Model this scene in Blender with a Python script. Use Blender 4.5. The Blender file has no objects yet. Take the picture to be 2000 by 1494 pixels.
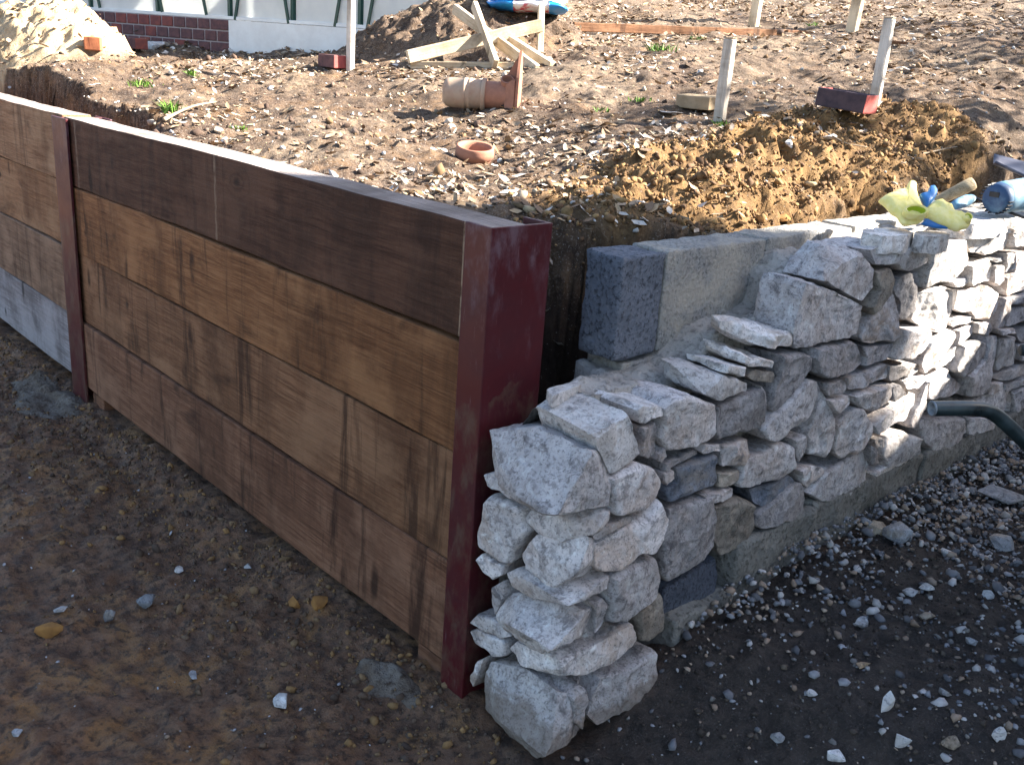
import bpy, bmesh, math, random
import numpy as np
from mathutils import Vector, Matrix
R = math.radians
random.seed(7)
rng = np.random.default_rng(7)
SC = bpy.context.scene
COL = SC.collection

# ------------------------------------------------------------------ camera, world, sun
CAM = np.array([1.2976, -1.1696, 1.2992])
YAW, PIT, ROL, FPX = R(-46.314), R(18.669), R(4.251), 1885.0
_F = np.array([math.sin(YAW)*math.cos(PIT), math.cos(YAW)*math.cos(PIT), -math.sin(PIT)])
_R0 = np.array([math.cos(YAW), -math.sin(YAW), 0.0]); _U0 = np.cross(_R0, _F)
_R = _R0*math.cos(ROL)+_U0*math.sin(ROL); _U = -_R0*math.sin(ROL)+_U0*math.cos(ROL)
cd = bpy.data.cameras.new('camera'); co = bpy.data.objects.new('camera', cd); COL.objects.link(co)
co.matrix_world = Matrix(((_R[0], _U[0], -_F[0], CAM[0]), (_R[1], _U[1], -_F[1], CAM[1]), (_R[2], _U[2], -_F[2], CAM[2]), (0, 0, 0, 1)))
cd.sensor_fit = 'HORIZONTAL'; cd.sensor_width = 36.0; cd.lens = 36.0*FPX/2000.0
cd.clip_start = 0.05; cd.clip_end = 400
SC.camera = co
SUN_AZ, SUN_EL = R(40.0), R(35.0)
SV = Vector((math.sin(SUN_AZ)*math.cos(SUN_EL), math.cos(SUN_AZ)*math.cos(SUN_EL), math.sin(SUN_EL)))
w = bpy.data.worlds.new('World'); SC.world = w; w.use_nodes = True
wn = w.node_tree; sky = wn.nodes.new('ShaderNodeTexSky'); sky.sky_type = 'NISHITA'; sky.sun_disc = False
sky.sun_elevation = SUN_EL; sky.sun_rotation = SUN_AZ; sky.air_density = 1.0; sky.dust_density = 1.5
bg = wn.nodes['Background']; wn.links.new(sky.outputs[0], bg.inputs[0]); bg.inputs[1].default_value = 0.06
sl = bpy.data.lights.new('sun', 'SUN'); sl.energy = 5.0; sl.angle = R(0.53); sl.color = (1.0, 0.93, 0.82)
so = bpy.data.objects.new('sun', sl); COL.objects.link(so); so.rotation_euler = SV.to_track_quat('Z', 'Y').to_euler()
SC.view_settings.view_transform = 'Standard'; SC.view_settings.look = 'None'
SC.view_settings.exposure = 2.72; SC.view_settings.gamma = 1.0; SC.view_settings.use_curve_mapping = False

# ------------------------------------------------------------------ survey helpers: a sight line meets a real plane
def ray(px, py): return _F+_R*(px-1000.0)/FPX+_U*(747.0-py)/FPX
def atx(px, py, x): d = ray(px, py); return CAM+d*(x-CAM[0])/d[0]
def aty(px, py, y): d = ray(px, py); return CAM+d*(y-CAM[1])/d[1]
def atz(px, py, z): d = ray(px, py); return CAM+d*(z-CAM[2])/d[2]
def atd(px, py, t): return CAM+ray(px, py)*t

# ------------------------------------------------------------------ noise
def _hash(ix, iy, iz, seed):
    h = (ix.astype(np.int64)*374761393+iy.astype(np.int64)*668265263+iz.astype(np.int64)*1440662683+seed*1274126177) & 0xffffffff
    h = ((h ^ (h >> 13))*1274126177) & 0xffffffff
    h = ((h ^ (h >> 15))*2246822519) & 0xffffffff
    return ((h ^ (h >> 16)) & 0xffffff)/float(0xffffff)
def vnoise(P, seed=0):
    P = np.asarray(P, float); i = np.floor(P); f = P-i; f = f*f*f*(f*(f*6-15)+10)
    x, y, z = i[:, 0], i[:, 1], i[:, 2]; r = 0
    for dx in (0, 1):
        for dy in (0, 1):
            for dz in (0, 1):
                wgt = (f[:, 0] if dx else 1-f[:, 0])*(f[:, 1] if dy else 1-f[:, 1])*(f[:, 2] if dz else 1-f[:, 2])
                r = r+wgt*_hash(x+dx, y+dy, z+dz, seed)
    return r*2-1
def fbm(P, scale, octs=4, seed=0, gain=.5):
    P = np.asarray(P, float)*scale; a = 1.0; s = 0; t = 0
    for k in range(octs):
        s = s+a*vnoise(P+17.3*k, seed+k); t += a; a *= gain; P = P*2.03
    return s/t
def ridged(P, scale, octs=4, seed=0):
    P = np.asarray(P, float)*scale; a = 1.0; s = 0; t = 0
    for k in range(octs):
        s = s+a*(1-np.abs(vnoise(P+9.1*k, seed+k))*2); t += a; a *= .5; P = P*2.1
    return s/t
def sstep(a, b, x): t = np.clip((x-a)/(b-a), 0, 1); return t*t*(3-2*t)

# ------------------------------------------------------------------ object helpers
def tag(o, label, cat, group=None, kind=None):
    if label: o['label'] = label
    if cat: o['category'] = cat
    if group: o['group'] = group
    if kind: o['kind'] = kind
    return o
def thing(name, loc, label, cat, group=None):
    o = bpy.data.objects.new(name, None); COL.objects.link(o); o.location = Vector(loc); o.empty_display_size = .1
    return tag(o, label, cat, group)
def wloc(o):
    v = Vector((0, 0, 0))
    while o is not None: v += o.location; o = o.parent
    return v
def link(name, me, mat, parent=None, loc=(0, 0, 0)):
    o = bpy.data.objects.new(name, me); COL.objects.link(o)
    if mat is not None and not me.materials: me.materials.append(mat)
    o.location = Vector(loc)
    if parent is not None:
        o.location = Vector(loc)-wloc(parent); o.parent = parent
    return o
def mesh_np(name, V, Fs, smooth=True, tint=None):
    V = np.asarray(V, np.float32); me = bpy.data.meshes.new(name)
    if isinstance(Fs, np.ndarray):
        k = Fs.shape[1]; n = len(Fs)
        me.vertices.add(len(V)); me.vertices.foreach_set('co', V.ravel())
        me.loops.add(n*k); me.loops.foreach_set('vertex_index', Fs.astype(np.int32).ravel())
        me.polygons.add(n); me.polygons.foreach_set('loop_start', np.arange(0, n*k, k, dtype=np.int32))
        me.update(calc_edges=True)
    else:
        me.from_pydata([tuple(map(float, v)) for v in V], [], [tuple(f) for f in Fs]); me.update()
    if smooth: me.polygons.foreach_set('use_smooth', np.ones(len(me.polygons), bool))
    if tint is not None:
        a = me.color_attributes.new('tint', 'FLOAT_COLOR', 'POINT')
        c = np.ones((len(V), 4), np.float32); c[:, :3] = tint; a.data.foreach_set('color', c.ravel())
    me.validate()
    return me
def obj(name, V, Fs, mat, parent=None, smooth=True, tint=None, origin=None):
    V = np.asarray(V, float)
    c = (V.min(0)+V.max(0))/2 if origin is None else np.asarray(origin, float)
    return link(name, mesh_np(name, V-c, Fs, smooth, tint), mat, parent, c)
def bm_obj(name, bm, mat, parent=None, smooth=False, loc=(0, 0, 0)):
    me = bpy.data.meshes.new(name); bm.to_mesh(me); bm.free()
    if smooth: me.polygons.foreach_set('use_smooth', np.ones(len(me.polygons), bool))
    return link(name, me, mat, parent, loc)
def box_bm(sx, sy, sz, bev=0.0, seg=1, cuts=None):
    bm = bmesh.new(); bmesh.ops.create_cube(bm, size=1.0)
    bmesh.ops.scale(bm, vec=(sx, sy, sz), verts=bm.verts)
    if bev: bmesh.ops.bevel(bm, geom=list(bm.edges), offset=bev, segments=seg, affect='EDGES', profile=.6)
    return bm
def slice_x(bm, xs, axis=(1, 0, 0)):
    for x in xs:
        g = list(bm.verts)+list(bm.edges)+list(bm.faces)
        bmesh.ops.bisect_plane(bm, geom=g, plane_co=Vector(axis)*x, plane_no=axis)
def noise_bm(bm, amp, scale, seed, octs=3):
    bm.normal_update()
    P = np.array([v.co for v in bm.verts]); n = fbm(P+seed*3.7, scale, octs, seed)
    N = [v.normal.copy() for v in bm.verts]
    for v, k, nn in zip(bm.verts, n, N): v.co += nn*float(k)*amp
def beam(name, a, b, wd, ht, mat, parent=None, up=(0, 0, 1), bev=.003, rough=.0015, seed=1):
    a = Vector(a); b = Vector(b); L = (b-a).length
    bm = box_bm(L, wd, ht, bev); slice_x(bm, np.linspace(-L/2, L/2, max(3, int(L/.08)))[1:-1]); noise_bm(bm, rough, 9, seed)
    X = (b-a).normalized(); Z = Vector(up); Z = (Z-X*Z.dot(X)).normalized(); Y = Z.cross(X)
    o = bm_obj(name, bm, mat, parent, False, (a+b)/2); o.rotation_euler = Matrix((X, Y, Z)).transposed().to_euler()
    return o
def tube_np(path, rads, n=12, caps=True):
    path = [Vector(p) for p in path]; V = []; F = []
    T0 = None; ref = Vector((0, 0, 1))
    if abs((path[1]-path[0]).normalized().dot(ref)) > .9: ref = Vector((1, 0, 0))
    for i, p in enumerate(path):
        t = (path[min(i+1, len(path)-1)]-path[max(i-1, 0)]).normalized()
        a = (ref-t*ref.dot(t)).normalized(); b = t.cross(a); ref = a
        r = rads[i] if hasattr(rads, '__len__') else rads
        for k in range(n):
            an = 2*math.pi*k/n; V.append(p+a*math.cos(an)*r+b*math.sin(an)*r)
    for i in range(len(path)-1):
        for k in range(n): F.append((i*n+k, i*n+(k+1) % n, (i+1)*n+(k+1) % n, (i+1)*n+k))
    if caps: F.append(tuple(range(n-1, -1, -1))); m = (len(path)-1)*n; F.append(tuple(range(m, m+n)))
    return np.array([tuple(v) for v in V]), F
def lathe_np(prof, n=32):
    V = []; F = []
    for r, z in prof:
        for k in range(n): a = 2*math.pi*k/n; V.append((r*math.cos(a), r*math.sin(a), z))
    for i in range(len(prof)-1):
        for k in range(n): F.append((i*n+k, i*n+(k+1) % n, (i+1)*n+(k+1) % n, (i+1)*n+k))
    return np.array(V), F

# ------------------------------------------------------------------ material helpers
class MB:
    def __init__(s, name, rough=.8, spec=.3):
        s.m = bpy.data.materials.new(name); s.m.use_nodes = True; s.nt = s.m.node_tree
        s.b = s.nt.nodes['Principled BSDF']; s.b.inputs['Roughness'].default_value = rough
        s.b.inputs['Specular IOR Level'].default_value = spec; s._tc = None; s._oi = None
    def n(s, t, **k):
        q = s.nt.nodes.new(t)
        for a, v in k.items(): setattr(q, a, v)
        return q
    def l(s, a, b): s.nt.links.new(a, b)
    def set(s, sock, v):
        if isinstance(v, (int, float)): sock.default_value = v
        elif isinstance(v, (tuple, list)): sock.default_value = (*v, 1.0) if len(v) == 3 and sock.type == 'RGBA' else v
        else: s.l(v, sock)
    def co(s, scale=(1, 1, 1), rnd=0.0, kind='Object'):
        if s._tc is None: s._tc = s.n('ShaderNodeTexCoord')
        mp = s.n('ShaderNodeMapping'); s.l(s._tc.outputs[kind], mp.inputs[0]); mp.inputs['Scale'].default_value = scale
        if rnd:
            c = s.n('ShaderNodeVectorMath', operation='SCALE'); c.inputs[0].default_value = (rnd, rnd*1.7, rnd*2.3); s.l(s.rand(), c.inputs['Scale']); s.l(c.outputs[0], mp.inputs['Location'])
        return mp.outputs[0]
    def rand(s):
        if s._oi is None: s._oi = s.n('ShaderNodeObjectInfo')
        return s._oi.outputs['Random']
    def noise(s, vec, scale, detail=4, rough=.55, dist=0.0, col=False):
        q = s.n('ShaderNodeTexNoise'); s.l(vec, q.inputs['Vector']); q.inputs['Scale'].default_value = scale
        q.inputs['Detail'].default_value = detail; q.inputs['Roughness'].default_value = rough; q.inputs['Distortion'].default_value = dist
        return q.outputs['Color' if col else 'Fac']
    def voro(s, vec, scale, feat='F1', out='Distance', rnd=1.0):
        q = s.n('ShaderNodeTexVoronoi', feature=feat); s.l(vec, q.inputs['Vector']); q.inputs['Scale'].default_value = scale; q.inputs['Randomness'].default_value = rnd
        return q.outputs[out]
    def ramp(s, fac, *stops, interp='LINEAR'):
        q = s.n('ShaderNodeValToRGB'); s.l(fac, q.inputs[0]); cr = q.color_ramp; cr.interpolation = interp
        while len(cr.elements) < len(stops): cr.elements.new(.5)
        for e, (p, c) in zip(cr.elements, stops):
            e.position = p; e.color = (c, c, c, 1) if isinstance(c, (int, float)) else (*c, 1)
        return q.outputs[0]
    def mix(s, fac, a, b, mode='MIX'):
        q = s.n('ShaderNodeMix', data_type='RGBA', blend_type=mode); s.set(q.inputs[0], fac); s.set(q.inputs[6], a); s.set(q.inputs[7], b)
        return q.outputs[2]
    def math(s, op, a, b=0.0, c=None):
        q = s.n('ShaderNodeMath', operation=op); s.set(q.inputs[0], a); s.set(q.inputs[1], b)
        if c is not None: s.set(q.inputs[2], c)
        return q.outputs[0]
    def sep(s, vec):
        q = s.n('ShaderNodeSeparateXYZ'); s.l(vec, q.inputs[0]); return q.outputs
    def bump(s, h, strength=.5, dist=.01, prev=None):
        q = s.n('ShaderNodeBump'); s.l(h, q.inputs['Height']); q.inputs['Strength'].default_value = strength; q.inputs['Distance'].default_value = dist
        if prev is not None: s.l(prev, q.inputs['Normal'])
        return q.outputs[0]
    def attr(s, name='tint'):
        q = s.n('ShaderNodeAttribute'); q.attribute_name = name; return q.outputs['Color']
    def done(s, col=None, nor=None, rough=None):
        if col is not None: s.set(s.b.inputs['Base Color'], col)
        if nor is not None: s.l(nor, s.b.inputs['Normal'])
        if rough is not None: s.set(s.b.inputs['Roughness'], rough)
        return s.m

def m_stone(name, c0, c1, c2, stain, dirt=True):
    s = MB(name, .88, .25); v = s.co((1, 1, 1), 40.0)
    n1 = s.noise(v, 13, 8, .72, .3); n2 = s.noise(v, 48, 6, .78, .3); n3 = s.noise(v, 7, 5, .65, 1.0); n4 = s.noise(v, 150, 4, .8); n5 = s.noise(v, 24, 6, .75, .8)
    c = s.mix(s.ramp(n1, (.40, 0.0), (.60, 1.0)), c0, c1)
    c = s.mix(s.ramp(n2, (.50, 0.0), (.60, .75)), c, c2)
    c = s.mix(s.math('MULTIPLY', s.ramp(n3, (.46, 0.0), (.62, .8)), s.math('MULTIPLY_ADD', s.rand(), .9, .2)), c, stain)
    c = s.mix(s.ramp(n5, (.55, 0.0), (.64, .75)), c, tuple(.60*k for k in c2))
    c = s.mix(s.ramp(n4, (.54, 0.0), (.62, .65)), c, tuple(.42*k for k in c2))
    c = s.mix(s.ramp(n5, (.34, .75), (.44, 0.0)), c, tuple(min(.8, 1.22*k) for k in c0))
    if dirt:                                        # soil splashed up from the ground
        ge_ = s.n('ShaderNodeNewGeometry'); Z = s.sep(ge_.outputs['Position'])[2]
        c = s.mix(s.ramp(s.math('SUBTRACT', Z, s.math('MULTIPLY', n3, .16)), (-.10, .6), (.02, 0.0)), c, (.20, .145, .105))
    hv = s.n('ShaderNodeHueSaturation'); s.l(c, hv.inputs['Color']); s.l(s.math('MULTIPLY_ADD', s.rand(), .55, .70), hv.inputs['Value'])
    nb = s.bump(s.mix(.5, n1, n5), .7, .014); nb = s.bump(s.mix(.5, n2, n4), .8, .005, nb)
    return s.done(hv.outputs[0], nb)
def m_wood(name, base, dark, pale, stain=.5, seed=0.0, grain=1.0, stripes=()):
    s = MB(name, .78, .25); o = s.co()
    warp = s.noise(s.co((1.2, 1, 3), 33.0), 1.6, 3, .5, 0, True); vo = s.n('ShaderNodeVectorMath', operation='MULTIPLY_ADD'); s.l(warp, vo.inputs[0]); vo.inputs[1].default_value = (0, 1.6, 1.6); s.l(s.co((.9, 24, 24), 60.0), vo.inputs[2])
    n = s.noise(vo.outputs[0], 2.6, 8, .72, .3)
    c = s.mix(s.ramp(n, (.36, 0.0), (.64, 1.0)), base, tuple(.75*k for k in dark))
    fine = s.noise(s.co((4, 190, 190), 30.0), 1.7, 5, .8)
    c = s.mix(s.ramp(fine, (.48, 0.0), (.62, .75*grain)), c, pale)
    c = s.mix(s.ramp(fine, (.34, .8*grain), (.46, 0.0)), c, tuple(.42*k for k in dark))
    bands = s.noise(s.co((2.6, .4, .7), 90.0), 1.6, 6, .68, .5)                # broad weathering patches
    c = s.mix(s.ramp(bands, (.44, 0.0), (.64, .8)), c, tuple(.52*k for k in dark))
    pl = s.noise(s.co((2.0, 1, 3.0), 40.0), 1.5, 6, .65)
    c = s.mix(s.ramp(pl, (.48, 0.0), (.62, .6)), c, pale)
    sm = s.noise(s.co((3.2, 1, 4.5), 140.0), 1.3, 4, .6, .4)                   # dark smudges
    c = s.mix(s.ramp(sm, (.60, 0.0), (.72, .8)), c, tuple(.25*k for k in dark))
    st = s.noise(s.co((13, .6, 1.5), 50.0), 1.0, 6, .66, .5)                   # vertical weather streaks
    c = s.mix(s.ramp(st, (.55, 0.0), (.66, stain)), c, tuple(.30*k for k in dark))
    kv = s.voro(s.co((7.5, 1, 2.4), 20.0), 1.25); gate = s.noise(s.co((3, 1, 5), 70.0), 2.0, 2, .5)  # short dark bark marks
    kf = s.math('MULTIPLY', s.ramp(s.math('ADD', kv, s.math('MULTIPLY', s.noise(s.co((20, 10, 12), 20.0), 2, 3, .5), .10)), (.14, .9), (.24, 0.0)), s.ramp(gate, (.46, 0.0), (.56, 1.0)))
    c = s.mix(kf, c, tuple(.22*k for k in dark))
    k2 = s.voro(s.co((2.1, .01, 3.4), 25.0), 1.2); rg = s.math('SINE', s.math('MULTIPLY', s.math('ADD', k2, s.math('MULTIPLY', n, .16)), 80.0))   # ringed knots
    c = s.mix(s.math('MULTIPLY', s.ramp(rg, (.2, 0.0), (.9, .32)), s.ramp(k2, (.10, 1.0), (.26, 0.0))), c, tuple(.35*k for k in dark))
    c = s.mix(s.ramp(k2, (.035, .9), (.07, 0.0)), c, tuple(.2*k for k in dark))
    x, y, z = s.sep(o)
    for x0, wd, colr in stripes:
        d = s.math('ABSOLUTE', s.math('SUBTRACT', x, x0)); msk = s.math('LESS_THAN', d, wd)
        br = s.ramp(s.noise(s.co((30, 30, 14)), 3, 3, .6), (.35, 0.15), (.6, .8))
        c = s.mix(s.math('MULTIPLY', msk, br), c, colr)
    h = s.mix(.5, n, fine)
    saw = s.noise(s.co((90, 2, 3), 10.0), 1.2, 2, .5)
    nb = s.bump(h, .8*grain, .008); nb = s.bump(saw, .25, .004, nb)
    return s.done(c, nb, s.ramp(n, (.3, .62), (.7, .88)))
def m_soil(name, c_dark, c_mid, c_orange, c_pale, orange=.5, rough=.85, sc=1.0, wet=.0):
    s = MB(name, rough, .35); v = s.co()
    n1 = s.noise(v, 2.2*sc, 6, .62, .3); n2 = s.noise(v, 17*sc, 6, .68); n3 = s.noise(v, 85*sc, 4, .7); n4 = s.noise(v, 5.5*sc, 5, .6, .8)
    c = s.mix(s.ramp(n2, (.33, 0.0), (.66, 1.0)), c_dark, c_mid)
    c = s.mix(s.ramp(n4, (.52, 0.0), (.7, orange)), c, c_orange)
    c = s.mix(s.ramp(n1, (.52, 0.0), (.72, .55)), c, c_pale)
    c = s.mix(s.ramp(n3, (.5, 0.0), (.72, .5)), c, tuple(.4*k for k in c_dark))
    fl = s.voro(v, 120*sc); c = s.mix(s.ramp(fl, (.10, .5), (.17, 0.0)), c, tuple(min(.5, 1.9*k+.05) for k in c_pale))
    nb = s.bump(n2, .7, .03); nb = s.bump(n3, .7, .008, nb)
    return s.done(c, nb, s.ramp(n1, (.35, rough-wet), (.65, rough)))
def m_tint(name, rough=.85, bump=.4, mottled=.5, sc=60, spec=.25):
    s = MB(name, rough, spec); n = s.noise(s.co(), sc, 4, .65)
    c = s.mix(s.ramp(n, (.35, 0.0), (.7, mottled)), s.attr(), s.mix(1.0, s.attr(), (.45, .43, .42), 'MULTIPLY'))
    return s.done(c, s.bump(n, bump, .004))
def m_plain(name, c, c2=None, rough=.5, sc=20, spec=.4, metal=0.0, bump=.1, lo=.4, hi=.65, amt=1.0):
    s = MB(name, rough, spec); s.b.inputs['Metallic'].default_value = metal; n = s.noise(s.co((1, 1, 1), 10.0), sc, 6, .65)
    col = s.mix(s.ramp(n, (lo, 0.0), (hi, amt)), c, c2 if c2 else tuple(.7*k for k in c))
    return s.done(col, s.bump(n, bump, .004), s.ramp(n, (.3, max(.05, rough-.12)), (.7, min(1, rough+.12))))
def m_concrete(name, c0, c1, pit, sc=1.0, mort=None):
    s = MB(name, .92, .2); v = s.co((1, 1, 1), 30.0)
    a = s.noise(v, 130*sc, 4, .75); b = s.noise(v, 12, 4, .6); g = s.voro(v, 95*sc)
    c = s.mix(s.ramp(b, (.35, 0.0), (.65, 1.0)), c0, c1)
    c = s.mix(s.ramp(a, (.5, 0.0), (.63, .9)), c, pit)
    c = s.mix(s.ramp(g, (.05, .45), (.3, 0.0)), c, tuple(min(.7, 1.7*k) for k in c1))
    if mort: c = s.mix(s.ramp(s.noise(v, 9, 5, .65, .5), (.42, 0.0), (.6, .85)), c, mort)
    nb = s.bump(a, 1.0, .010); nb = s.bump(g, .5, .006, nb)
    return s.done(c, nb)

MAT = {}
MAT['lime'] = m_stone('limestone_pale', (.70, .655, .635), (.53, .49, .475), (.265, .24, .235), (.42, .32, .25))
MAT['lime_white'] = m_stone('limestone_white', (.74, .70, .67), (.61, .57, .54), (.36, .33, .31), (.47, .38, .30))
MAT['lime_grey'] = m_stone('limestone_grey', (.47, .44, .43), (.335, .312, .305), (.18, .165, .165), (.32, .245, .19))
MAT['lime_blue'] = m_stone('stone_slate_blue', (.17, .19, .23), (.11, .125, .15), (.065, .07, .085), (.2, .18, .16))
MAT['lime_brown'] = m_stone('stone_buff', (.38, .33, .27), (.27, .235, .20), (.16, .14, .12), (.30, .20, .12))
MAT['soil_low'] = m_soil('wet_brown_mud', (.050, .036, .026), (.105, .073, .049), (.22, .115, .040), (.125, .095, .072), .55, .80, 1.0, .15)
MAT['soil_up'] = m_soil('dry_topsoil', (.10, .068, .046), (.21, .145, .098), (.30, .17, .070), (.32, .25, .185), .5, .92)
MAT['cut'] = MAT['soil_up']
MAT['mortar'] = m_concrete('wet_mortar', (.42, .385, .345), (.31, .285, .25), (.19, .17, .15), .45)
MAT['block'] = m_concrete('dense_concrete_block', (.195, .21, .245), (.14, .153, .182), (.045, .049, .058), .7)
MAT['block_m'] = m_concrete('mortar_smeared_block', (.38, .37, .345), (.29, .28, .265), (.12, .115, .105), .9, (.48, .43, .36))
MAT['footing'] = m_concrete('weathered_footing_concrete', (.25, .24, .215), (.17, .16, .14), (.08, .075, .065), .6)
MAT['w_dark'] = m_wood('dark_stained_timber', (.075, .044, .030), (.046, .027, .020), (.12, .075, .054), .25, 0, .8)
MAT['w_tan'] = m_wood('tan_timber', (.272, .114, .042), (.175, .067, .024), (.35, .168, .072), .85)
MAT['w_brown'] = m_wood('brown_timber', (.250, .114, .053), (.160, .066, .029), (.32, .168, .088), .85)
MAT['w_brown2'] = m_wood('pinkish_brown_timber', (.240, .107, .056), (.152, .062, .032), (.31, .162, .096), .9)
MAT['w_light'] = m_wood('light_tan_timber', (.33, .175, .090), (.24, .115, .055), (.40, .25, .145), .7)
MAT['w_top'] = m_wood('pale_timber_top', (.34, .27, .235), (.25, .19, .16), (.46, .40, .37), .3)
MAT['w_grey'] = m_wood('silvered_grey_timber', (.33, .30, .31), (.22, .19, .19), (.42, .39, .40), .35)
MAT['w_pale'] = m_wood('pale_sawn_softwood', (.58, .47, .33), (.48, .36, .23), (.66, .57, .43), .12, 0, .7)
MAT['w_stake'] = m_wood('weathered_pale_stake', (.62, .56, .48), (.50, .43, .35), (.70, .66, .60), .15, 0, .4)
MAT['terracotta'] = m_plain('terracotta', (.36, .165, .105), (.26, .125, .085), .75, 18, .3, 0, .25)
MAT['terracotta_pale'] = m_plain('dusty_buff_clay', (.40, .29, .21), (.33, .17, .11), .8, 9, .3, 0, .25, .45, .7)
MAT['green_metal'] = m_plain('dark_green_frame_paint', (.012, .05, .035), (.02, .065, .05), .45)
MAT['white'] = m_plain('white_render', (.80, .80, .77), (.72, .71, .68), .8, 8)
MAT['tint_rock'] = m_tint('loose_stone_mixed'); MAT['tint_soft'] = m_tint('leaf_and_clod_mixed', .9, .5, .6, 90)

def m_steel():
    s = MB('maroon_red_oxide_paint', .5, .4); v = s.co()
    n = s.noise(v, 6, 6, .65, .4); d = s.noise(s.co((1, 1, .5)), 22, 5, .7); sc = s.noise(s.co((60, 60, 6)), 2, 4, .7)
    c = s.mix(s.ramp(n, (.4, 0.0), (.7, .7)), (.066, .0065, .0095), (.040, .0055, .0105))
    c = s.mix(s.ramp(d, (.58, 0.0), (.80, .30)), c, (.16, .11, .13))
    c = s.mix(s.ramp(sc, (.63, 0.0), (.72, .25)), c, (.30, .22, .24))
    x, y, z = s.sep(v)
    c = s.mix(s.math('MULTIPLY', s.ramp(s.math('ADD', z, s.math('MULTIPLY', n, .35)), (.50, 0.0), (.66, 1.0)), s.ramp(d, (.48, 0.0), (.66, .30))), c, (.22, .17, .20))
    c = s.mix(s.math('MULTIPLY', s.ramp(s.math('ADD', z, s.math('MULTIPLY', n, -.4)), (-.72, 1.0), (-.50, 0.0)), s.ramp(d, (.45, 0.0), (.62, .6))), c, (.10, .06, .04))
    return s.done(c, s.bump(d, .12, .003), s.ramp(n, (.35, .38), (.7, .6)))
MAT['steel'] = m_steel()

# ================================================================== THE SETTING
X0, XP, YP = .24, .285, 0.0          # stone wall face, pier side face, pier front face

def low_z(x, y):
    P = np.stack([x, y, 0*x], -1)
    r = sstep(.02, .30, x)
    z = -.012+.175*r*sstep(.06, .46, y-.25*np.maximum(x-.3, 0))+.05*sstep(.9, 4, y)*r
    z += .02*sstep(-.2, -2.4, x)*0 - .025*sstep(-.02, -.14, y)*(1-r)
    z += .030*fbm(P, 2.1, 3, 3)+.013*fbm(P, 9, 3, 5)
    return z
def low_detail(x, y):
    P = np.stack([x, y, 0*x], -1)
    m = .5+.5*fbm(P, 3.0, 2, 31)
    return .014*np.maximum(-.2, ridged(P, 11, 4, 11))*m+.011*fbm(P, 34, 3, 12)+.020*np.maximum(0, fbm(P, 15, 3, 77)-.10)
def axis(lo, a, b, hi, fine, grow=1.16):
    xs = list(np.arange(a, b, fine)); s = fine; x = a
    L = []
    while x > lo: s *= grow; x -= s; L.append(x)
    s = fine; x = xs[-1]; Rr = []
    while x < hi: s *= grow; x += s; Rr.append(x)
    return np.array(L[::-1]+xs+Rr)
def grid_faces(nx, ny):
    i = np.arange(nx*ny).reshape(nx, ny)
    return np.stack([i[:-1, :-1].ravel(), i[1:, :-1].ravel(), i[1:, 1:].ravel(), i[:-1, 1:].ravel()], -1)
xs = axis(-90, -3.3, 1.3, 90, .0115); ys = axis(-90, -1.15, 2.3, 90, .0115)
gx, gy = np.meshgrid(xs, ys, indexing='ij'); x, y = gx.ravel(), gy.ravel()
fade = (np.abs(x) < 8) & (np.abs(y) < 8)
z = np.where(fade, low_z(x, y), .03)
nr = (x > -3.4) & (x < 1.5) & (y > -1.4) & (y < 2.5)
z[nr] += low_detail(x[nr], y[nr])
hid = (y > .2) & (x < -.1); z = np.where(hid, -.12, z)
def m_low():
    s = MB('dark_wet_yard_soil', .8, .4); v = s.co(kind='Object'); X, Y, Z = s.sep(v)
    n1 = s.noise(v, 2.0, 7, .66, .4); n2 = s.noise(v, 17, 8, .74, .3); n3 = s.noise(v, 80, 6, .78); n4 = s.noise(v, 5.2, 8, .68, .9); n5 = s.noise(v, 42, 6, .72); n6 = s.noise(v, 230, 3, .8)
    c = s.mix(s.ramp(n2, (.38, 0.0), (.62, 1.0)), (.112, .056, .031), (.290, .150, .078))
    c = s.mix(s.ramp(n4, (.50, 0.0), (.64, .8)), c, (.38, .19, .064))
    c = s.mix(s.ramp(n1, (.50, 0.0), (.68, .5)), c, (.28, .185, .125))
    c = s.mix(s.ramp(n5, (.48, 0.0), (.60, .85)), c, (.046, .026, .017))
    c = s.mix(s.ramp(n6, (.55, 0.0), (.66, .6)), c, (.23, .165, .115))
    # the trodden, stony yard to the right of the stone pier is darker, finer ground
    yd = s.math('ADD', X, s.math('MULTIPLY', n4, .25)); k = s.ramp(yd, (.20, 0.0), (.42, 1.0))
    d = s.mix(s.ramp(n2, (.38, 0.0), (.62, 1.0)), (.024, .018, .0155), (.066, .049, .040))
    d = s.mix(s.ramp(n1, (.5, 0.0), (.7, .45)), d, (.075, .058, .046))
    d = s.mix(s.ramp(n5, (.48, 0.0), (.60, .7)), d, (.012, .010, .009))
    d = s.mix(s.ramp(n6, (.56, 0.0), (.66, .55)), d, (.14, .125, .115))
    c = s.mix(k, c, d)
    fl = s.voro(v, 110); c = s.mix(s.ramp(fl, (.05, .55), (.10, 0.0)), c, (.24, .22, .20))
    nb = s.bump(n2, .9, .03); nb = s.bump(n5, .7, .012, nb); nb = s.bump(n3, .9, .006, nb)
    return s.done(c, nb, s.ramp(n1, (.35, .50), (.68, .86)))
g = link('ground', mesh_np('ground', np.stack([x, y, z], -1), grid_faces(len(xs), len(ys))), m_low()); g['kind'] = 'structure'

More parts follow.
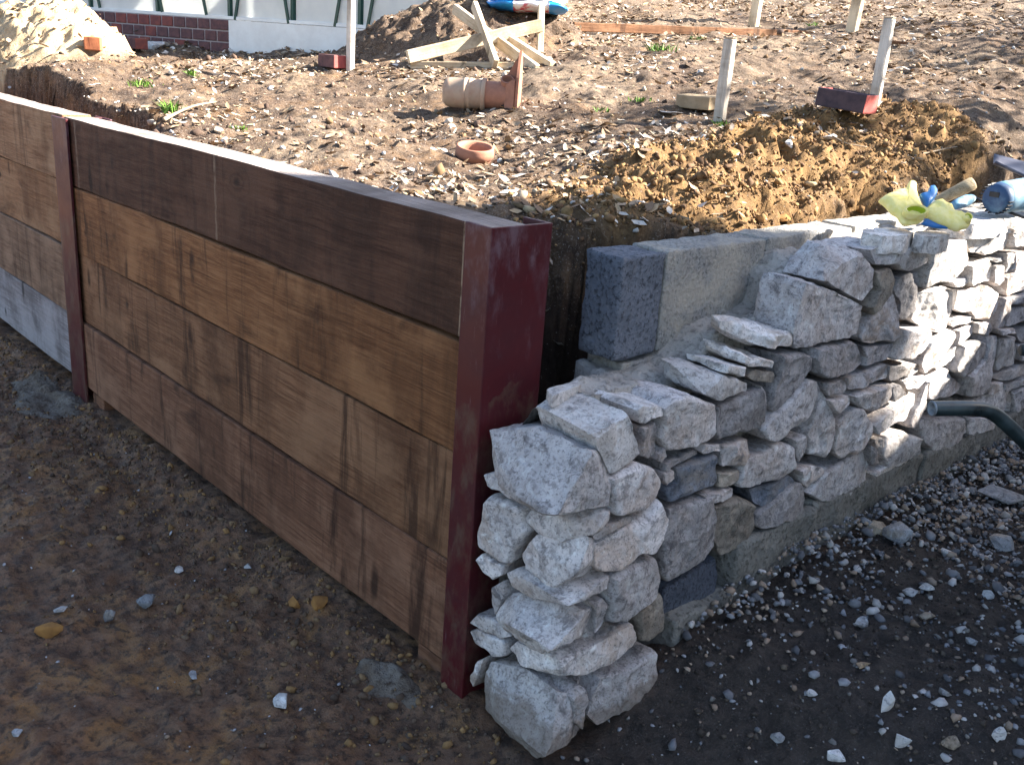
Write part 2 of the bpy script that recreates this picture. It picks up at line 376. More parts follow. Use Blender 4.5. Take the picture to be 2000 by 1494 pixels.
# ---- the raised bank behind the walls
CP = [(1400, 237, 3.62), (1705, 202, 4.25), (940, 212, 4.0), (925, 318, 3.1), (1650, 222, 3.95), (1360, 218, 3.75), (447, 99, 6.7), (680, 138, 5.4), (820, 132, 5.0),
      (1000, 140, 4.95), (1470, 52, 6.6), (1665, 64, 6.3), (1140, 45, 6.7), (1990, 100, 5.6), (1900, 0, 8.0), (1500, 0, 8.4), (1100, 0, 8.4), (900, 10, 9.0), (250, 120, 5.4), (60, 130, 4.6), (330, 215, 3.8),
      (560, 210, 4.1), (700, 260, 3.35), (1200, 120, 4.9), (1300, 275, 3.25), (1950, 215, 4.0), (600, 110, 6.2),
      (1850, 250, 3.55), (1700, 285, 3.3), (1930, 305, 3.35), (1380, 320, 2.85), (1560, 300, 3.1), (1300, 400, 2.5), (1760, 340, 3.1)]
cps = [tuple(atd(*c)) for c in CP]
cps += [(-.25, .42, .915), (-1.0, .30, .95), (-1.9, .30, .95), (-2.6, .55, 1.0), (-3.4, .5, 1.0), (-4.6, .4, 1.05), (-.3, 3.4, 1.08), (-.09, .85, .915), (-.09, 1.2, .92), (-.09, 1.6, .93), (-.09, 2.1, .94), (-.09, 2.8, .96), (-.8, .8, .955),
        (-1.6, .8, .98), (-7, .3, 1.12), (-9, 2, 1.25), (-9, 6, 1.5), (-14, 2, 1.4), (-4, 12, 3.4), (0, 12, 3.2), (-9, 12, 3.2), (-8, 18, 6.0), (1, 18, 5.0), (-18, 18, 6), (-20, 4, 1.8), (-28, 26, 10), (0, 28, 9), (-12, 30, 12)]
cps = np.array(cps)
def _tps(r2): return .5*r2*np.log(r2+1e-9)
_A = cps[:, :2]; _n = len(_A)
_K = _tps(((_A[:, None]-_A[None])**2).sum(-1))+np.eye(_n)*.003; _Pm = np.c_[np.ones(_n), _A]
_sol = np.linalg.solve(np.block([[_K, _Pm], [_Pm.T, np.zeros((3, 3))]]), np.r_[cps[:, 2], np.zeros(3)])
def tps(x, y):
    o = np.zeros(len(x))
    for k in range(0, len(x), 40000):
        q = np.stack([x[k:k+40000], y[k:k+40000]], -1)
        o[k:k+40000] = _tps(((q[:, None]-_A[None])**2).sum(-1))@_sol[:_n]+_sol[_n]+q@_sol[_n+1:]
    return o
def blob(x, y, cx, cy, rx, ry, rot=0.0):
    a, b = x-cx, y-cy; c, s = math.cos(rot), math.sin(rot)
    return np.clip(1-((a*c+b*s)/rx)**2-((-a*s+b*c)/ry)**2, 0, 1)
m1 = atd(60, 100, 5.3); m2 = atd(860, 95, 5.7)
def heaps(x, y):
    h = .36*blob(x+.08*np.sin(y*5), y, -5.0, .82, .66, .55)**1.3
    h += .30*blob(x+.1*np.sin(y*5), y, m2[0], m2[1]+.1, .9, .6, .4)**1.3
    return h
def spoil(x, y):       # orange-brown spoil thrown up behind the block wall
    return .10*blob(x, y, -.32, 1.1, .40, .8)+.12*blob(x, y, -.40, 2.0, .42, .75)
def edge_off(x, y):    # how far the cut bank stands back from the walls
    a = .03+.24*sstep(-.45, -.12, x)+.26*sstep(-2.0, -2.5, x)
    b = -.03+.16*sstep(.62, .38, y)
    return a, b
def up_z(x, y, detail=True):
    P = np.stack([x, y, 0*x], -1)
    z = tps(x, y)+heaps(x, y)+.35*spoil(x, y)
    if detail:
        cl = sstep(.02, .10, heaps(x, y)+spoil(x, y))
        z = z+.045*fbm(P, 1.6, 3, 21)+.030*fbm(P, 5.2, 3, 22)+.016*np.maximum(0, ridged(P, 8, 3, 24))+.012*fbm(P, 22, 3, 23)
        z = z+cl*(.045*np.maximum(-.3, ridged(P, 9, 4, 41))+.024*fbm(P, 32, 3, 42))
        a, b = edge_off(x, y)
        e = np.minimum(y-.135-a, -.075-b-x)+.07*fbm(P, 4, 3, 61)+.035*fbm(P, 15, 3, 62)
        k = sstep(-.05, .07, e)
        z = z*k+(-.06)*(1-k)
    return z
th = np.linspace(R(-95), R(14), 620); rr = np.concatenate([np.linspace(1.3, 6.5, 430), 6.5*np.exp(np.linspace(0, math.log(9), 130))[1:]])
tg, rg = np.meshgrid(th, rr, indexing='ij'); x = (CAM[0]+rg*np.sin(tg)).ravel(); y = (CAM[1]+rg*np.cos(tg)).ravel()
z = up_z(x, y)
cut = np.stack([x, y, z], -1)
jx = .035*fbm(cut+5, 9, 3, 71); jy = .035*fbm(cut+9, 9, 3, 72)
a, b = edge_off(x, y); near = sstep(.25, .05, np.abs(np.minimum(y-.135-a, -.075-b-x)))
cut[:, 0] -= np.abs(jx)*near; cut[:, 1] += np.abs(jy)*near
Fg = grid_faces(len(th), len(rr)); keep = (z[Fg] > -.05).any(1) & (x[Fg] < 1.0).any(1)
inside = ((y > .13) & (x < -.05))[Fg].all(1); Fg = Fg[keep & inside]
us, inv = np.unique(Fg, return_inverse=True); Fg = inv.reshape(-1, 4)
def m_bank():
    s = MB('leaf_strewn_topsoil', .92, .2); v = s.co()
    n1 = s.noise(v, 1.7, 8, .68, .4); n2 = s.noise(v, 13, 8, .74, .3); n3 = s.noise(v, 80, 6, .78); n4 = s.noise(v, 4.2, 8, .68, .8); n5 = s.noise(v, 34, 6, .72); n6 = s.noise(v, 170, 3, .8)
    c = s.mix(s.ramp(n2, (.38, 0.0), (.62, 1.0)), (.060, .038, .027), (.145, .098, .066))
    c = s.mix(s.ramp(n4, (.5, 0.0), (.64, .6)), c, (.20, .115, .055))
    c = s.mix(s.ramp(n1, (.46, 0.0), (.62, .8)), c, (.235, .175, .122))
    c = s.mix(s.ramp(n5, (.49, 0.0), (.61, .8)), c, (.045, .030, .023))
    c = s.mix(s.ramp(n6, (.55, 0.0), (.65, .6)), c, (.40, .33, .27))
    X, Y, Z = s.sep(v)
    # spoil of clay subsoil behind the block wall
    ky = s.math('MULTIPLY', s.ramp(s.math('ADD', X, s.math('MULTIPLY', n4, .3)), (-.02+.0, 0.0), (.0, 0.0)), 1.0)
    at = s.attr('tint'); sp = s.n('ShaderNodeSeparateColor'); s.l(at, sp.inputs[0])
    oc = s.mix(s.ramp(n2, (.35, 0.0), (.65, 1.0)), (.15, .088, .040), (.27, .160, .068))
    oc = s.mix(s.ramp(n5, (.50, 0.0), (.64, .7)), oc, (.085, .048, .024))
    c = s.mix(sp.outputs[0], c, oc)
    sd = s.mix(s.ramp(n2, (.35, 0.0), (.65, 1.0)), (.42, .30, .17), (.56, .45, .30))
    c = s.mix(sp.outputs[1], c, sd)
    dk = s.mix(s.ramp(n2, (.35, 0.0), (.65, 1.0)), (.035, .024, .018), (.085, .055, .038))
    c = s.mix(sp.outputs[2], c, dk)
    fl = s.voro(v, 70); c = s.mix(s.ramp(fl, (.08, .6), (.15, 0.0)), c, (.36, .33, .29))
    nb = s.bump(n2, .8, .03); nb = s.bump(n3, .8, .008, nb)
    return s.done(c, nb)
xx, yy = x[us], y[us]; P = np.stack([xx, yy, 0*xx], -1)
t_or = np.clip(sstep(.01, .07, spoil(xx, yy)+.04*fbm(P, 6, 3, 81)), 0, 1)
t_sd = np.clip(sstep(.03, .12, .42*blob(xx, yy, -5.0, .82, .7, .6)+.05*fbm(P, 5, 3, 82)), 0, 1)
zt = tps(xx, yy)
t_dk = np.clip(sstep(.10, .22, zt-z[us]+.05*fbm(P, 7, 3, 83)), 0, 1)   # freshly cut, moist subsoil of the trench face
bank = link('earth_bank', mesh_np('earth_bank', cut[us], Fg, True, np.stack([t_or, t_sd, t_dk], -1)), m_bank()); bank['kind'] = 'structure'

# ================================================================== TIMBER WALL
JZ = [1.0, .7674, .5311, .2797, .030]
XL = -2.176
tw = thing('timber_wall', (0, 0, 0), 'timber plank retaining wall held between maroon steel posts', 'retaining wall'); tw['kind'] = 'thing'
def plank(xa, xb, zt_, zb_, mat, seed, y0=.003, th_=.098):
    L = xb-xa; h = zt_-zb_-.005
    bm = box_bm(L, th_, h, .004, 2); slice_x(bm, np.linspace(-L/2, L/2, int(L/.05))[1:-1]); slice_x(bm, np.linspace(-h/2, h/2, 7)[1:-1], (0, 0, 1))
    for v in bm.verts:
        c = v.co; wv = .0030*math.sin(c.x*2.1+seed)+.0024*math.sin(c.x*5.3+seed*2.2)+.0012*math.sin(c.x*17+seed*5)
        if abs(c.z) > h*.45: c.z += wv*.55
        c.y += .0025*math.sin(c.x*1.7+seed*1.3)
    noise_bm(bm, .0016, 14, seed)
    o = bm_obj('plank', bm, mat, tw, False, ((xa+xb)/2, y0+th_/2+.003*(1+math.sin(seed*2.7)), (zt_+zb_)/2-.001))
    if zt_ > .95:                                  # paler top faces on the uppermost planks
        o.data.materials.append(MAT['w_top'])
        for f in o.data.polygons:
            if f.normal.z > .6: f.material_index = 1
    return o
# the near bay
Ln = -.009-(XL+.066-.07)
xc = (XL-.06-.012)/2
s413 = aty(413, 350, 0)[0]-xc; s905 = aty(903, 540, 0)[0]-xc; s143 = aty(146, 300, 0)[0]-xc
MAT['w_dark'] = m_wood('dark_stained_timber', (.098, .040, .020), (.060, .024, .0125), (.130, .062, .036), .4, 0, .7, [(s413, .006, (.22, .15, .10)), (s905, .012, (.34, .25, .17)), (s143, .008, (.20, .14, .10))])
near_m = ['w_dark', 'w_tan', 'w_brown', 'w_brown2']; far_m = ['w_light', 'w_tan2', 'w_brown3', 'w_grey']
MAT['w_tan2'] = m_wood('orange_tan_timber', (.30, .145, .066), (.21, .090, .038), (.36, .21, .115), .7)
MAT['w_brown3'] = m_wood('faded_brown_timber', (.25, .145, .088), (.17, .090, .053), (.32, .20, .13), .6)
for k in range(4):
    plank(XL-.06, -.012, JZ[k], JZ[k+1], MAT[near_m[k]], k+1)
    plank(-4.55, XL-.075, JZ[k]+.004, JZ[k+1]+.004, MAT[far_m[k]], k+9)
def steel_post(prof, zb, ztp, cx, rough=0.0):
    V = []; F = []; n = len(prof); zs = np.linspace(zb, ztp, 24)
    for zz in zs:
        for (px_, py_) in prof: V.append((cx+px_, py_, zz))
    for i in range(len(zs)-1):
        for k in range(n): F.append((i*n+k, i*n+(k+1) % n, (i+1)*n+(k+1) % n, (i+1)*n+k))
    F.append(tuple(range(n-1, -1, -1))); F.append(tuple(range((len(zs)-1)*n, len(zs)*n)))
    return obj('steel_post', V, F, MAT['steel'], tw, False)
fl_t, D = .009, .147
chan = [(0, -fl_t), (0, D), (-.075, D), (-.075, D-fl_t), (-.008, D-fl_t), (-.008, 0), (-.075, 0), (-.075, -fl_t)]
o = steel_post(chan[::-1], -.06, 1.002, 0.0)
b_ = o.modifiers.new('edge', 'BEVEL'); b_.width = .0018; b_.segments = 2; b_.limit_method = 'ANGLE'
hw, tkw = .07, .004
hsec = [(-hw, -fl_t), (hw, -fl_t), (hw, 0), (tkw, 0), (tkw, D-fl_t), (hw, D-fl_t), (hw, D), (-hw, D), (-hw, D-fl_t), (-tkw, D-fl_t), (-tkw, 0), (-hw, 0)]
for cx_ in (XL-.07, -4.6):
    o = steel_post(hsec, -.06, .992, cx_); b_ = o.modifiers.new('edge', 'BEVEL'); b_.width = .0018; b_.segments = 2; b_.limit_method = 'ANGLE'
for cx_, ln in ((-.125, .11), (-2.10, .10)):
    bm = box_bm(ln, .08, .062, .003); noise_bm(bm, .002, 12, 3)
    bm_obj('packing_offcut', bm, MAT['w_brown2'], tw, False, (cx_, .048, -.006))
def pad(cx_, cy_, rx, ry, seed, zb):
    n, m = 40, 14; V = [(cx_, cy_, 0)]; F = []
    for j in range(1, m+1):
        for k in range(n):
            a = 2*math.pi*k/n; r = (j/m)*(1+.45*fbm(np.array([[math.cos(a)*1.2, math.sin(a)*1.2, seed]]), 1.6, 3, seed)[0])
            V.append((cx_+rx*r*math.cos(a), cy_+ry*r*math.sin(a), 0))
    V = np.array(V); q = np.r_[0, np.repeat(np.arange(1, m+1)/m, n)]
    gz = low_z(V[:, 0], V[:, 1])
    V[:, 2] = gz+zb*(1-q**2)+low_detail(V[:, 0], V[:, 1])*.8+.016*fbm(V, 22, 3, seed)*(1-q**4)-.014*q**3+.004
    for k in range(n): F.append((0, 1+k, 1+(k+1) % n))
    for j in range(m-1):
        for k in range(n): F.append((1+j*n+k, 1+(j+1)*n+k, 1+(j+1)*n+(k+1) % n, 1+j*n+(k+1) % n))
    obj('concrete_footing', V, F, MAT['post_conc'], tw)
MAT['post_conc'] = m_concrete('splashed_footing_concrete', (.19, .165, .14), (.115, .085, .062), (.06, .040, .027), .4)
pad(-.15, -.09, .13, .06, 5, .008); pad(-2.32, -.10, .30, .12, 8, .016)

# ================================================================== STONE WALL
sw = thing('stone_wall', (.15, .1, 0), 'half built rubble stone wall with mortar and grey concrete block backing', 'stone wall'); sw['kind'] = 'thing'
def inset(poly, r):
    c = poly.mean(0); d = poly-c; L = np.linalg.norm(d, axis=1, keepdims=True); return c+d*np.maximum(1-r/np.maximum(L, 1e-6), .12)
def resample(poly, n):
    q = np.vstack([poly, poly[:1]]); s = np.r_[0, np.cumsum(np.linalg.norm(np.diff(q, axis=0), axis=1))]
    t = np.linspace(0, s[-1], n, endpoint=False); return np.stack([np.interp(t, s, q[:, k]) for k in range(2)], -1)
def stone(pts, nrm, mat, seed, depth=.17, bulge=None, gap=.0030, name='stone', parent=None, tilt=0.0, amp=1.0):
    pts = np.array(pts); n = np.array(nrm, float); up = np.array([0, 0, 1.0]); u = np.cross(up, n); v = up
    o0 = pts.mean(0); p2 = np.stack([(pts-o0)@u, (pts-o0)@v], -1)
    rs = np.random.default_rng(seed)
    size = np.sqrt(abs(np.sum(p2[:, 0]*np.roll(p2[:, 1], -1)-np.roll(p2[:, 0], -1)*p2[:, 1]))/2)
    N = int(np.clip(size/.17*64, 30, 84)); q = resample(p2, N)
    q = inset(q, gap)
    rel = np.c_[q, np.full(N, seed*.77)]; nz = fbm(rel, 22, 3, seed); c = q.mean(0); dd = q-c; q = c+dd*(1+ (nz*.0045/np.maximum(np.linalg.norm(dd, axis=1), .02)))[:, None]
    b = bulge if bulge is not None else rs.uniform(.001, .006)*min(1.3, size/.12)
    er = min(.0055, size*.05)
    # facet planes of the split face
    K = rs.integers(2, 5); pa = rs.normal(0, .10, (K, 2)); pc = rs.uniform(.0, .007, K)*min(1, size/.12)
    ring = [(.8*size*.25, -depth, 0), (er*1.3, -depth*.75, 0), (er*.35, -depth*.4, 0), (0, -er*2.6, 0), (0, -er*1.5, 0), (er*.12, -er*.75, .15), (er*.45, -er*.25, .5), (er*1.0, 0, .85), (er*1.7, 0, 1)]
    V = []
    for r, w_, k in ring:
        p = inset(q, r); V.append((p, np.full(N, w_), np.full(N, k)))
    base = inset(q, er*1.7); cc = base.mean(0); nin = max(4, int(size/.012))
    for s_ in np.linspace(1, 0, nin+1)[1:-1]:
        V.append((cc+(base-cc)*s_, np.zeros(N), np.ones(N)))
    P2 = np.concatenate([p for p, _, _ in V]+[cc[None]]); Wd = np.r_[np.concatenate([w_ for _, w_, _ in V]), 0.0]; Kf = np.r_[np.concatenate([k for _, _, k in V]), 1.0]
    hgt = np.min((P2-cc)@pa.T+pc[None, :]+b, axis=1); hgt = np.clip(hgt, -.025, .035)
    W = Wd+Kf*hgt
    P3 = o0+P2[:, :1]*u+P2[:, 1:]*v+W[:, None]*n
    fr = np.clip(Kf+.5, 0, 1)
    dsp = amp*(.0045*fbm(P3+seed*1.31, 15, 3, seed)+.0050*ridged(P3+seed, 26, 4, seed+1)+.0022*fbm(P3, 85, 2, seed+2))
    P3 = P3+n*(dsp*fr)[:, None]+(v*.0035)[None]*(fbm(P3+3, 25, 2, seed+4))[:, None]
    nr_ = len(V); F = []
    idx = np.arange(nr_*N).reshape(nr_, N); a = idx[:-1]; bq = np.roll(idx, -1, 1)[:-1]; cq = np.roll(idx, -1, 1)[1:]; d = idx[1:]
    F = [tuple(f) for f in np.stack([a.ravel(), bq.ravel(), cq.ravel(), d.ravel()], -1)]
    last = idx[-1]; F += [(last[k], last[(k+1) % N], nr_*N) for k in range(N)]
    F.append(tuple(idx[0][::-1]))
    # outline orientation
    if np.sum(p2[:, 0]*np.roll(p2[:, 1], -1)-np.roll(p2[:, 0], -1)*p2[:, 1]) < 0: F = [f[::-1] for f in F]
    return crisp(obj(name, P3, F, mat, parent or sw))
def crisp(o, ang=30):
    o.data.set_sharp_from_angle(angle=R(ang)); return o
def hull_stone(pts, mat, seed, edge=.011, amp=1.0, name='stone', parent=None, chops=0):
    bm = bmesh.new()
    for p in pts: bm.verts.new(tuple(p))
    r = bmesh.ops.convex_hull(bm, input=list(bm.verts)); dele = [e for e in r['geom_interior'] if isinstance(e, bmesh.types.BMVert)]
    bmesh.ops.delete(bm, geom=dele, context='VERTS'); bmesh.ops.delete(bm, geom=[v for v in bm.verts if not v.link_faces], context='VERTS')
    if chops:
        rc = np.random.default_rng(seed); c0_ = Vector(np.mean([v.co for v in bm.verts], axis=0))
        for _ in range(chops):                       # knock flat facets off the arrises
            d = Vector(rc.normal(0, 1, 3)).normalized(); ex = max((v.co-c0_).dot(d) for v in bm.verts)
            r_ = bmesh.ops.bisect_plane(bm, geom=list(bm.verts)+list(bm.edges)+list(bm.faces), plane_co=c0_+d*ex*rc.uniform(.86, .95), plane_no=d, clear_outer=True)
            ed = [e for e in r_['geom_cut'] if isinstance(e, bmesh.types.BMEdge)]
            if ed: bmesh.ops.contextual_create(bm, geom=ed)
        bmesh.ops.triangulate(bm, faces=list(bm.faces))
    for it in range(5):
        lg = [e for e in bm.edges if e.calc_length() > edge*1.25]
        if not lg: break
        bmesh.ops.subdivide_edges(bm, edges=lg, cuts=1, use_grid_fill=False); bmesh.ops.triangulate(bm, faces=list(bm.faces))
    for _ in range(1): bmesh.ops.smooth_vert(bm, verts=list(bm.verts), factor=.3, use_axis_x=True, use_axis_y=True, use_axis_z=True)
    bm.normal_update(); bmesh.ops.recalc_face_normals(bm, faces=list(bm.faces)); bm.normal_update()
    P = np.array([v.co for v in bm.verts]); Nn = np.array([v.normal for v in bm.verts])
    d = amp*(.0050*fbm(P+seed*1.3, 11, 3, seed)+.0058*ridged(P+seed, 24, 4, seed+1)+.0022*fbm(P, 80, 2, seed+2))-.003*amp
    P = P+Nn*d[:, None]; Fs = [[v.index for v in f.verts] for f in bm.faces]
    bm.verts.index_update(); Fs = [[v.index for v in f.verts] for f in bm.faces]; bm.free()
    return crisp(obj(name, P, Fs, mat, sw if parent is None else (None if parent == 'top' else parent)))
def cP(c): return (900+c[0]/1.8818, 700+c[1]/1.8818)
def cQ(c): return (1300+c[0]/2.857, 400+c[1]/2.857)
def cS(c): return (1250+c[0]/2.008, 750+c[1]/2.008)
LM = MAT
# corner stones of the pier: outline on the front face, outline on the side face
corner = [
 ([(105,255),(350,352),(318,592),(232,560),(120,420)], [(490,325),(552,490),(545,545),(345,597)], 'lime', .17),
 ([(220,580),(240,560),(330,600),(375,600),(365,680),(290,668),(225,615)], [(548,555),(545,590),(500,640)], 'lime', .13),
 ([(222,720),(250,660),(345,715),(340,850),(290,835),(235,780)], [(480,650),(490,720),(430,790)], 'lime', .13),
 ([(165,790),(200,775),(345,855),(350,910),(310,900),(180,850)], [(550,790),(545,845),(400,910)], 'lime', .14),
 ([(120,960),(150,865),(330,925),(315,1030),(280,1093),(235,1060),(135,985)], [(470,920),(487,975),(470,1010),(330,1075)], 'lime', .14),
 ([(170,1070),(200,1038),(300,1095),(375,1110),(365,1172),(220,1130)], [(640,965),(655,1040),(560,1130),(480,1172)], 'lime', .13),
 ([(72,1200),(110,1105),(200,1140),(270,1200),(270,1482),(180,1400),(80,1290)], [(400,1240),(402,1320),(385,1430),(310,1472)], 'lime', .16),
]
for i, (fr, rt, mt, dp) in enumerate(corner):
    A = np.array([aty(*cP(c), YP) for c in fr]); B = np.array([atx(*cP(c), XP) for c in rt])
    A2 = A+[0, dp, 0]; m = A.mean(0); A2 = A2+(np.array([m[0], 0, m[2]])-A2*[1, 0, 1])*[.1, 0, .06]
    B2 = B-[dp*.8, 0, 0]
    Hh = np.vstack([A, B, A2, B2]); zc_ = Hh[:, 2].mean(); Hh[:, 2] = zc_+(Hh[:, 2]-zc_)*.92; hull_stone(Hh, LM[mt], 300+i, chops=3)
frontst = [
 ([(85,420),(125,405),(215,510),(190,525),(100,465)], 'lime'), ([(90,510),(110,490),(232,555),(225,600),(242,640),(175,760),(150,755),(55,690),(60,640)], 'lime'),
 ([(55,735),(75,712),(155,760),(150,800),(115,818),(75,785)], 'lime'), ([(115,830),(160,815),(170,870),(125,945),(110,900)], 'lime_grey'),
 ([(32,965),(60,935),(130,960),(190,1025),(150,1035),(80,1000)], 'lime'), ([(30,1000),(60,990),(165,1040),(165,1095),(130,1103),(50,1045)], 'lime'),
 ([(30,1190),(60,1110),(85,1100),(65,1180),(45,1215)], 'lime')]
for i, (pl, mt) in enumerate(frontst):
    pts = np.array([aty(*cP(c), YP-.004) for c in pl]); pts[:, 0] = np.maximum(pts[:, 0], .004)
    stone(pts, (0, -1, 0), LM[mt], 340+i, .10, amp=.8)
side = [
 ([(545,440),(660,378),(720,400),(745,450),(735,500),(690,560),(560,585),(550,500)], 'lime'), ([(488,650),(530,610),(640,575),(640,600),(560,640),(495,668)], 'lime_grey'),
 ([(500,690),(690,570),(735,520),(768,590),(745,670),(720,715),(650,720),(580,780),(510,795),(492,765)], 'lime'), ([(545,800),(600,760),(720,730),(735,800),(720,870),(640,930),(590,970),(535,965),(530,890)], 'lime'),
 ([(487,900),(525,870),(540,900),(520,980),(490,1010)], 'lime_grey'), ([(650,920),(740,865),(748,950),(740,1005),(680,1050),(655,1040),(640,960)], 'lime_brown'),
 ([(405,1240),(450,1205),(470,1240),(445,1370),(405,1340)], 'lime_grey'), ([(520,1180),(700,1070),(718,1060),(710,1180),(690,1250),(560,1320),(500,1355),(465,1325),(490,1230)], 'lime')]
for i, (pl, mt) in enumerate(side):
    stone([atx(*cP(c), XP-.006) for c in pl], (1, 0, 0), LM[mt], 360+i, .13)
# slab on top of the pier, its side and end both showing
A = np.array([atx(*cP(c), XP-.01) for c in [(490,285),(625,205),(657,350),(640,375),(548,420),(500,330)]]); Bk = A-[.17, -.015, 0]; Bk[:, 2] += .004
hull_stone(np.vstack([A, Bk]), LM['lime_white'], 380, chops=5)
tz = A[:, 2].max()
q = np.array([atz(*cP(c), tz+.01) for c in [(310,110),(430,75),(445,95),(335,140)]]); hull_stone(np.vstack([q, q-[0, 0, .022]]), LM['lime_white'], 381, .01, .6)
wallP = [
 ([(640,190),(660,170),(745,170),(748,205),(690,225),(660,245),(645,235)], 'lime_white'), ([(645,245),(720,232),(730,250),(725,345),(690,370),(655,360),(650,290)], 'lime_grey'),
 ([(735,180),(765,140),(830,120),(930,165),(940,230),(935,290),(850,335),(760,345),(735,300),(745,240)], 'lime'), ([(725,345),(750,325),(755,360),(735,385),(720,375)], 'lime_grey'),
 ([(740,385),(870,335),(875,350),(780,400),(735,412)], 'lime_grey'), ([(745,420),(785,405),(785,440),(750,465),(740,450)], 'lime'),
 ([(795,400),(945,345),(950,440),(930,470),(760,530),(755,490),(790,455)], 'lime_blue'), ([(885,345),(900,318),(960,315),(960,340),(890,355)], 'lime'),
 ([(770,555),(830,530),(920,505),(945,560),(940,690),(900,750),(760,830),(735,800),(740,690)], 'lime_grey')]
